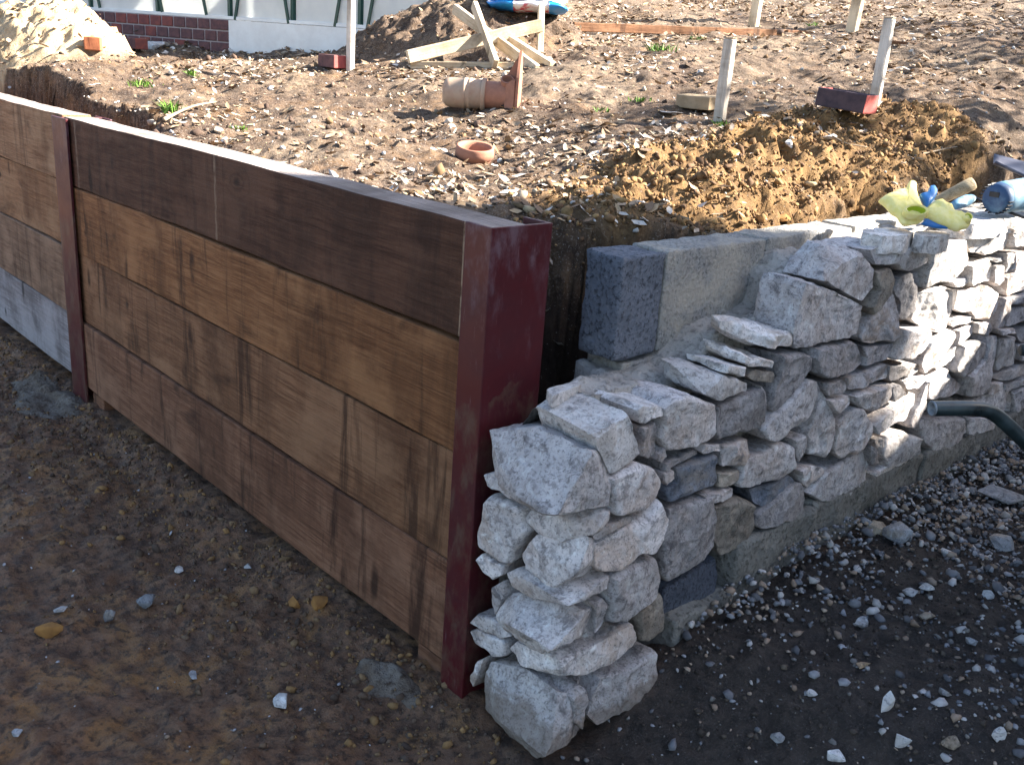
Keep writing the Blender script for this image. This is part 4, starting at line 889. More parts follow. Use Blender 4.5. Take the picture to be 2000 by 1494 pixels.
T = thing('edging_board', tuple((a_+c_)/2), 'long thin timber edging board laid along the foot of the bank', 'board')
beam('board', a_-up*.022, b_-up*.02, .025, .05, MAT['w_brown'], T); beam('board', b_-up*.02+np.array([.006, 0, 0]), c_-up*.022, .025, .05, MAT['w_brown'], T, seed=3)

# timber offcuts thrown in a heap
def px_beam(p0, p1, t0, t1, wpx, label, mat, flat=.55, name='timber_offcut'):
    a = atd(*p0, t0); b = atd(*p1, t1); wd = wpx/FPX*(t0+t1)/2
    o = beam(name, a, b, wd*flat, wd, mat, None, (0, 0, 1), .003, .002, int(p0[0])); return tag(o, label, 'timber', 'sawn timber offcuts in a heap')
px_beam((796, 112), (1058, 50), 4.85, 5.05, 24, 'longest pale beam lying aslant across the timber heap', MAT['w_pale'])
px_beam((803, 128), (1004, 129), 4.90, 4.85, 14, 'pale batten lying flat on the soil under the timber heap', MAT['w_pale'], 1.2)
px_beam((926, 10), (968, 126), 5.05, 4.80, 19, 'pale batten leaning steeply up through the timber heap', MAT['w_pale'])
px_beam((888, 18), (1048, 138), 5.30, 4.75, 20, 'pale plank sloping down to the right behind the clay gully', MAT['w_pale'])
px_beam((986, 74), (1078, 132), 5.05, 4.80, 20, 'short pale plank with a brown underside at right of the timber heap', MAT['w_pale'], .8)
px_beam((1057, 12), (1054, 108), 5.12, 5.08, 22, 'wide pale board standing upright at the right end of the timber heap', MAT['w_pale'])

# clay gully lying on its side: barrel, socket, inlet and square plate
gp, gt = ground_hit(940, 214); sc = gt/FPX
axd = _R*math.cos(R(4))-_F*math.sin(R(6)); axd[2] = 0; axd /= np.linalg.norm(axd)       # axis runs to the right in view
gu = thing('clay_gully', tuple(gp), 'terracotta drain gully lying on its side on the bank', 'drain gully')
rB = 28*sc
def lathe_along(prof, n, o, ax, mat, name, par):
    V, F = lathe_np(prof, n); ax = Vector(ax).normalized(); Y = Vector((0, 0, 1)).cross(ax).normalized(); Z = ax.cross(Y)
    W_ = np.array([tuple(Vector(o)+ax*v[2]+Y*v[0]+Z*v[1]) for v in V]); return obj(name, W_, F, mat, par)
L0 = -75*sc; o0 = np.array(gp)+up*(rB*.95)
pf = [(0, -75*sc+.004), (rB*.72, -75*sc), (rB*.93, -70*sc), (rB, -62*sc), (rB, -36*sc), (rB*1.05, -35*sc), (rB*1.05, -31*sc), (rB*1.0, -30*sc), (rB, -26*sc), (rB*1.05, -25*sc), (rB*1.05, -21*sc), (rB, -20*sc), (rB, 2*sc)]
lathe_along(pf, 36, o0, axd, MAT['terracotta_pale'], 'barrel', gu)
lathe_along([(rB*.9, 0), (rB*1.10, 0), (rB*1.12, 3*sc), (rB*1.10, 8*sc), (rB*.9, 8*sc)], 36, o0, axd, MAT['terracotta_pale'], 'socket', gu)
lathe_along([(rB*.93, 6*sc), (rB*.95, 46*sc), (rB*.9, 60*sc)], 36, o0, axd, MAT['terracotta'], 'neck', gu)
sd_ = np.cross(up, axd)
P_ = o0+axd*70*sc
hop = []
for s_, off in ((.85, 44*sc), (1.25, 68*sc)):
    for a_ in (-1, 1):
        for b_ in (-1, 1): hop.append(o0+axd*off+sd_*rB*s_*a_+up*rB*s_*b_*.98+up*(.06*rB if off > 50*sc else 0))
bm = bmesh.new(); [bm.verts.new(tuple(p)) for p in hop]; bmesh.ops.convex_hull(bm, input=list(bm.verts)); bmesh.ops.bevel(bm, geom=list(bm.edges), offset=.006, segments=2, affect='EDGES')
me = bpy.data.meshes.new('hopper'); bm.to_mesh(me); bm.free(); me.transform(Matrix.Translation(-Vector(o0))); link('hopper', me, MAT['terracotta'], gu, tuple(o0))
# plate: square below, running up to a point above, as it stands on edge
tp = [(-1.3, -1.15), (1.3, -1.15), (1.3, 1.3), (.35, 3.05), (-.35, 3.05), (-1.3, 1.3)]
V = [o0+axd*(68*sc+k)+sd_*rB*a_+up*rB*b_ for k in (0, 5*sc) for a_, b_ in tp]
obj('plate', V, [tuple(range(5, -1, -1)), tuple(range(6, 12))]+[(k, (k+1) % 6, 6+(k+1) % 6, 6+k) for k in range(6)], MAT['terracotta'], gu, False)
V = [o0+axd*(40*sc)+sd_*rB*a_+up*rB*b_ for a_, b_ in ((-.12, .95), (.12, .95))]+[o0+axd*(68*sc)+sd_*rB*a_+up*rB*b_ for a_, b_ in ((-.12, .95), (.12, .95), (.12, 2.8), (-.12, 2.8))]
obj('gusset', V, [(0, 1, 3, 2), (0, 5, 4, 1), (0, 2, 5), (1, 4, 3), (2, 3, 4, 5)], MAT['terracotta'], gu, False)
iax = (up*.75-_F*np.array([1, 1, 0])*.6); iax /= np.linalg.norm(iax)
io = o0+axd*48*sc+up*rB*.85-np.array([_F[0], _F[1], 0])*rB*.35
rI = 13*sc; lathe_along([(rI, -.03), (rI, .022), (rI*.98, .024), (rI*.78, .024), (rI*.74, .018), (rI*.72, -.02), (0, -.02)], 26, io, iax, MAT['terracotta'], 'inlet', gu)

# clay pipe collar standing in the soil
pp, pt = ground_hit(926, 316); sc2 = pt/FPX; r0 = 38*sc2
pc_ = thing('clay_pipe', tuple(pp), 'round terracotta pipe collar set upright in the soil', 'pipe')
ax2 = (up*.96-np.array([_F[0], _F[1], 0])*.20+_R*.05)
lathe_along([(r0*.80, -.12), (r0*.84, -.012), (r0*.9, 0), (r0*1.0, .004), (r0*1.0, .02), (r0*.97, .026), (r0*.97, .034), (r0*.92, .037), (r0*.80, .034), (r0*.78, .02), (r0*.76, -.12)], 44, pp+up*.012, ax2, MAT['terracotta'], 'collar', pc_)
lathe_along([(0, -.012), (r0*.4, -.002), (r0*.78, -.015)], 20, pp+up*.004, ax2, MAT['soil_low'], 'soil_fill', pc_)

# bricks and rubble
def brick(px_, py_, L, H_, W_, rz, label, mat, frog=False, name='brick', cat='brick', dz=0.0, mat2=None, tilt=(0, 0)):
    p, t = ground_hit(px_, py_); bm = box_bm(L, W_, H_, .005, 2)
    if frog:
        bm.faces.ensure_lookup_table(); tf = max(bm.faces, key=lambda f: f.calc_center_median().z*10+f.calc_area())
        r_ = bmesh.ops.inset_region(bm, faces=[tf], thickness=.022); bmesh.ops.translate(bm, vec=(0, 0, -.016), verts=tf.verts)
    slice_x(bm, np.linspace(-L/2, L/2, 9)[1:-1]); noise_bm(bm, .0022, 30, int(px_))
    me = bpy.data.meshes.new(name); bm.to_mesh(me); bm.free(); me.materials.append(mat)
    if mat2:
        me.materials.append(mat2)
        for f in me.polygons:
            if f.normal.x > .7: f.material_index = 1
    o = bpy.data.objects.new(name, me); COL.objects.link(o); o.location = Vector(p)+Vector((0, 0, H_*.48+.006+dz)); o.rotation_euler = (tilt[0], tilt[1], rz)
    return tag(o, label, cat)
MAT['b_shaded'] = m_plain('shaded_purple_brick', (.085, .058, .064), (.055, .042, .05), .85, 30, .2, 0, .4)  # shade painted into the brick's long sides
MAT['b_sunlit'] = m_plain('sunlit_pink_brick', (.42, .10, .085), (.34, .085, .08), .85, 30, .2, 0, .4)  # sunlight painted into the end face of a brick
MAT['b_tan'] = m_plain('tan_brick', (.34, .26, .17), (.25, .19, .12), .9, 24, .2, 0, .4)
MAT['b_orange'] = m_plain('orange_brick_fragment', (.40, .14, .06), (.30, .10, .05), .85, 30)
brick(1650, 222, .185, .062, .098, R(2), 'frogged brick with painted shaded sides and sunlit end lying near the right stake', MAT['b_shaded'], True, mat2=MAT['b_sunlit'], tilt=(0, R(4)))
brick(1362, 216, .15, .05, .10, R(8), 'tan brick lying beside the nearer stake', MAT['b_tan'], tilt=(R(3), 0))
brick(652, 135, .16, .065, .10, R(0), 'purple brick with a painted sunlit pink end lying at the foot of the thin stake', MAT['b_purple'], mat2=MAT['b_sunlit'])
brick(262, 98, .16, .07, .10, R(15), 'purple brick in the rubble by the greenhouse brickwork', MAT['b_purple'], mat2=MAT['b_red'])
brick(183, 106, .085, .07, .07, R(60), 'orange brick fragment at the foot of the sand heap', MAT['b_orange'])
def rock(px_, py_, wpx, hpx, label, col=None, mat=None, group=None, cat='stone', name='loose_stone', fn=None, seed=None, flat=.8, sink=.25):
    p, t = ground_hit(px_, py_, fn=fn); wd = wpx/FPX*t/2; hh = hpx/FPX*t/2; rs = np.random.default_rng(seed or int(px_*7+py_))
    pts = rs.normal(0, 1, (13, 3)); pts /= np.linalg.norm(pts, axis=1, keepdims=True); pts *= rs.uniform(.8, 1.2, (13, 1))
    Rn = np.array([_R0, np.array([-_F[0], -_F[1], 0])/np.linalg.norm(_F[:2]), up]); P = (pts*[wd, wd*.75, hh*flat])@Rn
    o = hull_stone(P+p+up*(hh*flat*(1-2*sink)), mat, int(px_+py_), max(.006, wd*.3), min(.5, wd*9), name=name, parent='top')
    return tag(o, label, cat, group)
MAT['clod'] = m_plain('ochre_clay', (.30, .15, .045), (.20, .095, .035), .9, 26, .2, 0, .6)
MAT['flint_w'] = m_stone('white_chalky_stone', (.66, .65, .64), (.54, .53, .53), (.36, .35, .36), (.5, .44, .38), False)
MAT['flint_g'] = m_stone('grey_flint', (.34, .35, .37), (.24, .25, .27), (.15, .155, .17), (.3, .24, .18), False)
MAT['flint_b'] = m_stone('buff_flint', (.46, .39, .31), (.36, .29, .22), (.22, .18, .14), (.38, .26, .16), False)
MAT['slate'] = m_plain('grey_slate', (.30, .29, .28), (.23, .22, .22), .8, 20)
# rubble on the bank
rock(272, 78, 26, 18, 'white rubble stone on top of the purple brick', mat=MAT['flint_w'], sink=-.6)
rock(302, 96, 52, 26, 'large white rubble slab against the greenhouse brickwork', mat=MAT['flint_w'])
rock(326, 92, 18, 18, 'small brown stone beside the white rubble slab', mat=MAT['flint_b'])
rock(1310, 224, 74, 12, 'thin grey slate piece lying below the tan brick', mat=MAT['slate'], cat='slate', name='slate_piece', flat=.6)
rock(430, 262, 30, 28, 'rounded ochre stone just behind the dark top plank', mat=MAT['flint_b'])
rock(785, 360, 46, 26, 'pale cream stone at the bank edge below the pipe collar', mat=MAT['flint_b'])
rock(845, 352, 40, 26, 'cream lump of clay between the pipe collar and the plank top', mat=MAT['flint_b'])
rock(1618, 276, 34, 20, 'white stone on the bank above the spoil heap', mat=MAT['flint_w'])
rock(1540, 292, 20, 26, 'upright white flint on the bank above the spoil heap', mat=MAT['flint_w'])
rock(1525, 432, 44, 28, 'ochre clay lump behind the concrete blocks', mat=MAT['clod'], cat='clod', name='clay_clod')
# stones lying on the lower ground
LOWF = lambda x, y: low_z(x, y)+low_detail(x, y)
low = [
 (558, 1380, 46, 34, 'flint_w', 'large white pebble lying on the mud nearest the maroon end post'), (288, 1184, 46, 30, 'flint_g', 'knobbly pale grey flint lying on the mud under the long timber bay'),
 (216, 1212, 26, 32, 'flint_g', 'small upright grey flint left of the knobbly flint'), (117, 1196, 28, 16, 'flint_w', 'small flat white stone on the mud near the left edge'),
 (348, 1117, 24, 16, 'flint_w', 'small white stone on the mud, left of two below the timber'), (485, 1110, 20, 12, 'flint_w', 'small white stone on the mud close to the timber bottom'),
 (377, 1324, 26, 18, 'flint_w', 'small oval white stone left of the large white pebble'), (626, 1188, 40, 36, 'clod', 'ochre clay lump on the mud, right one of a pair'),
 (577, 1186, 38, 26, 'clod', 'ochre clay lump on the mud, left one of a pair'), (98, 1244, 52, 34, 'clod', 'dull ochre clod on the mud near the left edge'),
 (36, 1438, 24, 18, 'flint_g', 'small lavender grey stone in the lower left corner'),
 (1708, 1048, 50, 42, 'flint_b', 'buff broken stone in the gravel below the wall footing'), (1752, 1058, 54, 46, 'flint_g', 'grey broken stone beside the buff one below the footing'),
 (1955, 976, 86, 26, 'flint_g', 'large flat grey slab lying on gravel at the right edge'), (1955, 1072, 58, 34, 'flint_g', 'wedge shaped grey stone near the right edge below the flat slab'),
 (1727, 1392, 28, 62, 'flint_w', 'tall upright white flint in the dark yard'), (1630, 1484, 38, 30, 'flint_w', 'white stone at the bottom edge of the dark yard'),
 (1758, 1462, 34, 44, 'flint_w', 'large white stone near the bottom edge of the dark yard'), (1852, 1460, 42, 36, 'flint_b', 'pale buff stone near the bottom edge of the dark yard'),
 (1948, 1446, 34, 34, 'flint_w', 'pale stone in the lower right corner'), (1678, 1226, 36, 28, 'flint_g', 'grey stone lying alone in the middle of the yard'),
 (1812, 1214, 36, 26, 'flint_b', 'buff stone lying alone in the yard, right of the grey one'), (1846, 1360, 30, 26, 'flint_g', 'blue grey stone in the yard right of the upright flint'),
 (1775, 1165, 30, 18, 'flint_w', 'flat white stone in the yard below the wedge stone'), (1808, 1158, 28, 20, 'flint_w', 'white forked stone in the yard below the wedge stone'),
 (1690, 1310, 32, 24, 'flint_b', 'buff stone in the yard left of the upright flint'), (1516, 1452, 26, 26, 'flint_g', 'dark grey stone near the bottom edge beside the pier'),
 (1580, 1360, 28, 18, 'flint_w', 'thin white stone in the yard in front of the pier'), (1930, 1170, 26, 22, 'flint_w', 'small white stone near the right edge of the yard'),
 (1895, 1262, 26, 22, 'flint_g', 'grey stone near the right edge of the yard'), (1845, 1085, 24, 20, 'flint_w', 'round pale stone in the gravel near the right edge')]
for px_, py_, wp, hp_, mk, lab in low: rock(px_, py_, wp*1.12, hp_*1.2, lab, sink=.12, mat=MAT[mk], fn=LOWF, cat='clod' if mk == 'clod' else 'stone', name='clay_clod' if mk == 'clod' else 'loose_stone')

# ------------------------------------------------------------------ gloves, hammer, power tool, blade on the wall top
MAT['glove_y'] = m_plain('yellow_green_knit', (.95, .80, .34), (.90, .74, .22), .85, 60, .2, 0, .5)
MAT['glove_in'] = m_plain('glove_lining_green', (.42, .50, .03), (.34, .42, .02), .9, 60)
MAT['glove_b'] = m_plain('blue_rubber', (.03, .16, .42), (.02, .11, .30), .5, 30)
WT = .965
def loft(path, radii, n=18, up_=(0, 0, 1)):
    """elliptical loft: radii list of (ru, rv)"""
    V = []; F = []; path = [Vector(p) for p in path]
    for i, p in enumerate(path):
        t = (path[min(i+1, len(path)-1)]-path[max(i-1, 0)]).normalized(); a = Vector(up_).cross(t).normalized(); b = t.cross(a)
        for k in range(n): an = 2*math.pi*k/n; V.append(tuple(p+a*math.cos(an)*radii[i][0]+b*math.sin(an)*radii[i][1]))
    for i in range(len(path)-1):
        for k in range(n): F.append((i*n+k, i*n+(k+1) % n, (i+1)*n+(k+1) % n, (i+1)*n+k))
    return V, F
def merge(parts):
    V = []; F = []
    for v, f in parts: o = len(V); V += list(map(tuple, v)); F += [tuple(i+o for i in q) for q in f]
    return V, F
def wz(px_, py_, dz): return atz(px_, py_, WT+dz)
def cG(c): return (1640+c[0]/5.556, 280+c[1]/5.556)
def on_plane(px_, py_, o, n): d = ray(px_, py_); return CAM+d*(((o-CAM)@n)/(d@n))
def puffy(name, outline, o, n, thick, mat, par, seed, wr=.004):
    P = np.array([on_plane(*cG(c), o, n) for c in outline]); u = np.cross(up, n); u /= np.linalg.norm(u); v = np.cross(n, u); c0 = P.mean(0)
    q = resample(np.stack([(P-c0)@u, (P-c0)@v], -1), 64); q = .25*np.roll(q, 1, 0)+.5*q+.25*np.roll(q, -1, 0); V = []; K = []
    prof = [(1.0, 0), (.97, .33), (.90, .58), (.78, .78), (.6, .92), (.38, .99), (.16, 1.0)]
    cc = q.mean(0)
    for sg in (1, -1):
        for s_, h in (prof if sg > 0 else prof[1:]):
            p = cc+(q-cc)*s_; V.append(c0+p[:, :1]*u+p[:, 1:]*v+n*(sg*h*thick*(1 if sg > 0 else .55)))
    V = np.concatenate(V); V = V+n*(wr*(ridged(V, 38, 2, seed)+1.2*fbm(V, 22, 2, seed+1)))[:, None]
    N = 64; idx = np.arange(len(V)).reshape(-1, N); F = []
    def strip(a, b):
        for k in range(N): F.append((a[k], a[(k+1) % N], b[(k+1) % N], b[k]))
    for i in range(6): strip(idx[i], idx[i+1])
    F.append(tuple(idx[6])); strip(idx[7], idx[0])
    for i in range(7, 12): strip(idx[i+1], idx[i])
    F.append(tuple(idx[12][::-1]))
    return obj(name, V, F, mat, par)
def cuff(o, n, cx_, cy_, ax_, ay_, rot, par, lift):
    """open cuff: a yellow rim and a green lining going in"""
    c0 = on_plane(*cG((cx_, cy_)), o, n)+n*lift; t = np.dot(c0-CAM, _F); u = np.cross(up, n); u /= np.linalg.norm(u); v = np.cross(n, u)
    cr_, sr_ = math.cos(rot), math.sin(rot); A_ = u*cr_+v*sr_; B_ = -u*sr_+v*cr_; ra, rb = ax_/5.556/FPX*t, ay_/5.556/FPX*t; V = []; F = []; nn = 30
    for r_, dpt in ((1.22, -.014), (1.2, -.002), (1.12, .004), (1.0, .004), (.93, -.001)):
        for k in range(nn): a = 2*math.pi*k/nn; V.append(c0+A_*ra*r_*math.cos(a)+B_*rb*r_*math.sin(a)+n*dpt)
    for i in range(4):
        for k in range(nn): F.append((i*nn+k, i*nn+(k+1) % nn, (i+1)*nn+(k+1) % nn, (i+1)*nn+k))
    V = np.array(V); V = V+n*(.002*fbm(V, 60, 2, 3))[:, None]; obj('cuff', V, F, MAT['glove_y'], par); V = []; F = []
    for r_, dpt in ((.94, 0), (.85, -.010), (.6, -.020), (.25, -.024)):
        for k in range(nn): a = 2*math.pi*k/nn; V.append(c0+A_*ra*r_*math.cos(a)+B_*rb*r_*math.sin(a)+n*(dpt+.0005))
    for i in range(3):
        for k in range(nn): F.append((i*nn+k, i*nn+(k+1) % nn, (i+1)*nn+(k+1) % nn, (i+1)*nn+k))
    F.append(tuple(range(3*nn, 4*nn))); obj('lining', V, F, MAT['glove_in'], par)
nG = -np.array([_F[0], _F[1], 0]); nG /= np.linalg.norm(nG); nG = nG*.62+up*.78; nG /= np.linalg.norm(nG)
oA = wz(1775, 441, .012); oB = wz(1868, 450, .010)
k2 = thing('work_glove', tuple(oB), 'yellow and blue glove under the hammer handle, right of the pair', 'glove', 'pair of yellow work gloves')
puffy('body', [(900,745),(960,680),(1010,640),(1070,615),(1200,690),(1250,755),(1340,785),(1405,810),(1425,860),(1385,930),(1270,958),(1190,925),(1100,900),(1000,855),(920,800)], oB, nG, .017, MAT['glove_y'], k2, 3)
puffy('blue_fingers', [(845,590),(930,570),(960,500),(1010,490),(1045,545),(1035,590),(1000,650),(915,745),(880,670)], oB, nG, .012, MAT['glove_b'], k2, 5, .002).location += Vector(nG*.008)
puffy('blue_palm', [(880,880),(930,815),(1080,895),(1180,930),(1080,925),(960,905)], oB, nG, .006, MAT['glove_b'], k2, 6, .001)
cuff(oB, nG, 1352, 865, 40, 52, -.5, k2, .021)
k1 = thing('work_glove', tuple(oA), 'yellow glove with its open cuff facing the camera, left of the pair', 'glove', 'pair of yellow work gloves')
puffy('body', [(410,625),(450,600),(490,570),(570,555),(600,518),(690,512),(720,500),(735,440),(775,408),(832,432),(828,560),(870,680),(915,780),(905,850),(840,885),(700,900),(650,870),(620,800),(540,740),(470,660)], oA, nG, .020, MAT['glove_y'], k1, 8)
cuff(oA, nG, 776, 825, 112, 66, .12, k1, .031)
# hammer: wooden shaft lying across the glove, head tucked behind it
ha = thing('club_hammer', tuple(wz(1860, 395, 0)), 'hammer with a round wooden handle lying across the gloves', 'hammer')
MAT['ash'] = m_wood('worn_ash_handle', (.42, .33, .20), (.30, .22, .13), (.52, .43, .30), .2, 0, .6)
h0 = atz(1832, 392, WT+.045); h1 = atd(1901, 358, np.dot(h0-CAM, _F)-.015); rH = 12.5/FPX*np.dot(h1-CAM, _F)
hd = (h1-h0)/np.linalg.norm(h1-h0); V, F = tube_np([h0-hd*.03, h0, h0+(h1-h0)*.4, h0+(h1-h0)*.75, h1-hd*.003, h1], [rH*.85, rH*.85, rH*.92, rH*1.02, rH*1.04, rH*.95], 20); obj('handle', V, F, MAT['ash'], ha)
MAT['steel_bare'] = m_plain('scuffed_hammer_steel', (.16, .18, .22), (.30, .30, .30), .45, 22, .5, .7)
hc = h0-hd*.035; s2 = np.cross(hd, up); s2 /= np.linalg.norm(s2); beam('head', hc-s2*.05, hc+s2*.05, .04, .042, MAT['steel_bare'], ha, (0, 0, 1), .006, 0)
# power tool: blue motor housing, vented end, side grip, cable
MAT['tool_b'] = m_plain('dusty_blue_housing', (.10, .24, .36), (.36, .44, .48), .6, 16, .4, 0, .1, .42, .72)
MAT['tool_d'] = m_plain('dark_blue_end_cap', (.025, .06, .13), (.12, .22, .32), .55, 12, .4, 0, .1, .5, .75)
MAT['black'] = m_plain('black_rubber', (.012, .012, .014), (.03, .03, .032), .6)
c0 = atz(1945, 388, WT+.052); c0 = np.array(c0); tx = np.array([.10, 1.0, .05]); tx = tx/np.linalg.norm(tx)
pt_ = thing('power_tool', (c0[0], c0[1], WT), 'dusty blue corded power tool lying on the wall top', 'power tool')
rT = .045
lathe_along([(rT*.80, .012), (rT*.97, .018), (rT, .04), (rT, .12), (rT*1.04, .125), (rT*1.04, .15), (rT*.95, .155), (rT*.9, .30), (0, .31)], 36, c0, tx, MAT['tool_b'], 'housing', pt_)
cap = lathe_along([(0, -.012), (rT*.55, -.011), (rT*.82, -.004), (rT*.93, .006), (rT*.96, .020)], 36, c0, tx, MAT['tool_d'], 'end_cap', pt_)
ty = np.cross(up, tx); ty /= np.linalg.norm(ty); tz_ = np.cross(tx, ty)
for k in range(11):
    an = R(-75+k*14); rd = ty*math.cos(an)+tz_*math.sin(an)
    for sgn in ((1, -1) if k < 6 else (1,)):
        dr = ty*math.cos(an)*sgn+tz_*math.sin(an); p = c0+dr*rT*.93+tx*.004; beam('vent_slot', p-tx*.010, p+tx*.014, .0022, .005, MAT['black'], cap, tuple(dr), 0, 0).location
beam('badge', c0+tz_*.012-tx*.013-ty*.014, c0+tz_*.012-tx*.013+ty*.014, .003, .014, MAT['black'], pt_, tuple(tz_), .0005, 0)
hb = atz(1862, 402, WT+.02); he = atz(1898, 388, WT+.03); V, F = tube_np([hb, hb+(he-hb)*.3, hb+(he-hb)*.7, he], [.012, .016, .017, .012], 16); obj('side_grip', V, F, MAT['tool_b'], pt_)
pts = [atz(*p, WT+.03-.0045*i) for i, p in enumerate([(1893, 380), (1910, 389), (1930, 399), (1955, 409), (1985, 420), (2020, 432)])]; V, F = tube_np(pts, .0042, 8); obj('power_cord', V, F, MAT['black'], pt_)
# dark curved blade at the right edge
MAT['blade'] = m_plain('dark_steel_blade', (.06, .062, .085), (.20, .19, .21), .45, 12, .5, .3, .1, .5, .75)
sp = thing('spade', tuple(atz(1985, 335, WT+.03)), 'dark dished steel spade blade lying behind the power tool', 'spade')
pa_ = [atd(1941, 302, 3.0), atd(2000, 318, 2.98), atd(2080, 338, 2.95)]; pb_ = [atd(1944, 316, 2.9), atd(2000, 348, 2.85), atd(2080, 380, 2.8)]
V = []; F = []
for i in range(13):
    t = i/12; A = np.array(pa_[0])*(1-t)+np.array(pa_[2])*t; B = np.array(pb_[0])*(1-t)+np.array(pb_[2])*t
    for j in range(9):
        u_ = j/8; p = A*(1-u_)+B*u_-up*.016*math.sin(u_*math.pi); V.append(p)
for i in range(12):
    for j in range(8): F.append((i*9+j, (i+1)*9+j, (i+1)*9+j+1, i*9+j+1))
o = obj('blade', V, F, MAT['blade'], sp); m_ = o.modifiers.new('thick', 'SOLIDIFY'); m_.thickness = .006; m_.offset = 0
V, F = tube_np([np.array(pa_[2])*.5+np.array(pb_[2])*.5, atd(2200, 390, 2.8), atd(2500, 430, 2.7)], [.016, .018, .018], 12); obj('shaft', V, F, MAT['ash'], sp)

# ------------------------------------------------------------------ wheelbarrow, only its handle tips reach into the picture
MAT['tube'] = m_plain('black_green_tube_paint', (.010, .018, .020), (.03, .05, .055), .35, 20, .5, .2)
MAT['tray'] = m_plain('galvanised_tray', (.20, .21, .22), (.14, .15, .16), .5, 10, .5, .5)
MAT['grip_end'] = m_plain('scuffed_tube_end', (.22, .24, .26), (.08, .09, .1), .6, 60, .4, .3)
T0 = 1.62
hA = [atd(1822, 798, T0), atd(1880, 797, T0+.01), atd(1922, 798, T0+.02), atd(1945, 808, T0+.03), atd(2020, 880, T0+.06), atd(2120, 985, T0+.12)]
wbv = thing('wheelbarrow', tuple(np.array(hA[-1])*[1, 1, 0]+np.array([.2, .3, .05])), 'black tubular wheelbarrow handle reaching in from the right edge', 'wheelbarrow')
def smooth_path(P, n=28):
    P = np.array(P); s = np.r_[0, np.cumsum(np.linalg.norm(np.diff(P, axis=0), axis=1))]; t = np.linspace(0, s[-1], n); Q = np.stack([np.interp(t, s, P[:, k]) for k in range(3)], -1)
    for _ in range(2): Q[1:-1] = .25*Q[:-2]+.5*Q[1:-1]+.25*Q[2:]
    return Q
rW = 15.0/FPX*T0
V, F = tube_np(smooth_path(hA), rW, 18, False); hnd = obj('handle', V, F, MAT['tube'], wbv)
d_ = np.array(hA[0])-np.array(hA[1]); d_ /= np.linalg.norm(d_)
lathe_along([(rW, 0), (rW*1.02, .002), (rW*.82, .003), (rW*.7, -.004), (0, -.006)], 20, hA[0], d_, MAT['grip_end'], 'tube_end', hnd)
h2 = [np.array(p)+np.array([.16, .50, .0]) for p in hA]; h2[0] = np.array(atd(1996, 684, 2.15)); sh = h2[0]-np.array(hA[0]); h2 = [np.array(p)+sh for p in hA]
V, F = tube_np(smooth_path(h2), rW, 18); obj('handle', V, F, MAT['tube'], wbv)
wc = (np.array(hA[-1])+h2[-1])/2; fw = np.array(hA[-1])-np.array(hA[-2]); fw[2] = 0; fw /= np.linalg.norm(fw); sd2 = np.array([-fw[1], fw[0], 0])
tz0 = max(.30, wc[2]-.02); tray = []
for (f0, s0, zz) in ((0, .30, tz0+.24), (.85, .30, tz0+.30), (.15, .2, tz0+.02), (.62, .2, tz0)): tray += [wc+fw*f0-sd2*s0+up*(zz-wc[2]), wc+fw*f0+sd2*s0+up*(zz-wc[2])]
o = obj('tray', tray, [(4, 5, 7, 6), (0, 1, 5, 4), (2, 6, 7, 3), (0, 4, 6, 2), (1, 3, 7, 5)], MAT['tray'], wbv, False); m_ = o.modifiers.new('thick', 'SOLIDIFY'); m_.thickness = .004
for s0 in (-.2, .2):
    p = wc+fw*.12+sd2*s0; V, F = tube_np([p+up*(tz0-wc[2]+.03), p+fw*-.03+up*(.05-wc[2])], .014, 10); obj('leg', V, F, MAT['tube'], wbv)
    V, F = tube_np([np.array(hA[-1] if s0 < 0 else h2[-1]), wc+fw*.4+sd2*s0*.9+up*(tz0-wc[2]-.01), wc+fw*1.0+sd2*s0*.3+up*(.26-wc[2])], .014, 10); obj('frame_rail', V, F, MAT['tube'], wbv)
V, F = lathe_np([(.06, -.03), (.16, -.045), (.20, -.03), (.205, 0), (.20, .03), (.16, .045), (.06, .03)], 28); wp_ = wc+fw*1.0+up*(.26-wc[2])
Vw = [wp_+fw*v[0]+up*v[1]+sd2*v[2] for v in V]; obj('wheel', Vw, F, MAT['black'], wbv)

# ------------------------------------------------------------------ sacks on the bank
MAT['sack_b'] = m_plain('blue_plastic_sack', (.015, .17, .52), (.02, .26, .60), .4, 8)
MAT['sack_w'] = m_plain('white_print_with_red', (.75, .74, .76), (.55, .06, .10), .45, 9, .4, 0, .1, .55, .62)
def sack(px_, py_, L, W_, H_, label, dz, yaw):
    p, t = ground_hit(px_, py_); T = thing('plastic_sack', tuple(p), label, 'sack', 'blue and white plastic sacks'); X = _R0*math.cos(yaw)+np.array([-_F[0], -_F[1], 0])*math.sin(yaw); Y = np.cross(up, X)
    for nm, u0, u1, mt in (('sack_end', -1, -.32, 'sack_b'), ('printed_middle', -.32, .55, 'sack_w'), ('sack_end', .55, 1, 'sack_b')):
        V = []; F = []; nu, nv = 12, 26
        for i in range(nu+1):
            u_ = u0+(u1-u0)*i/nu; e = max(0, 1-abs(u_)**5)**.5
            for k in range(nv):
                a = 2*math.pi*k/nv; V.append(p+up*(H_*.5+dz)+X*u_*L/2+Y*math.cos(a)*W_/2*(.55+.45*e)+up*math.sin(a)*H_/2*max(e, .12))
        for i in range(nu):
            for k in range(nv): F.append((i*nv+k, i*nv+(k+1) % nv, (i+1)*nv+(k+1) % nv, (i+1)*nv+k))
        F.append(tuple(range(nv))); F.append(tuple(range(nu*nv, nu*nv+nv))[::-1])
        V = np.array(V); V[:, 2] += .02*fbm(V, 9, 3, 9); obj(nm, V, F, MAT[mt], T)
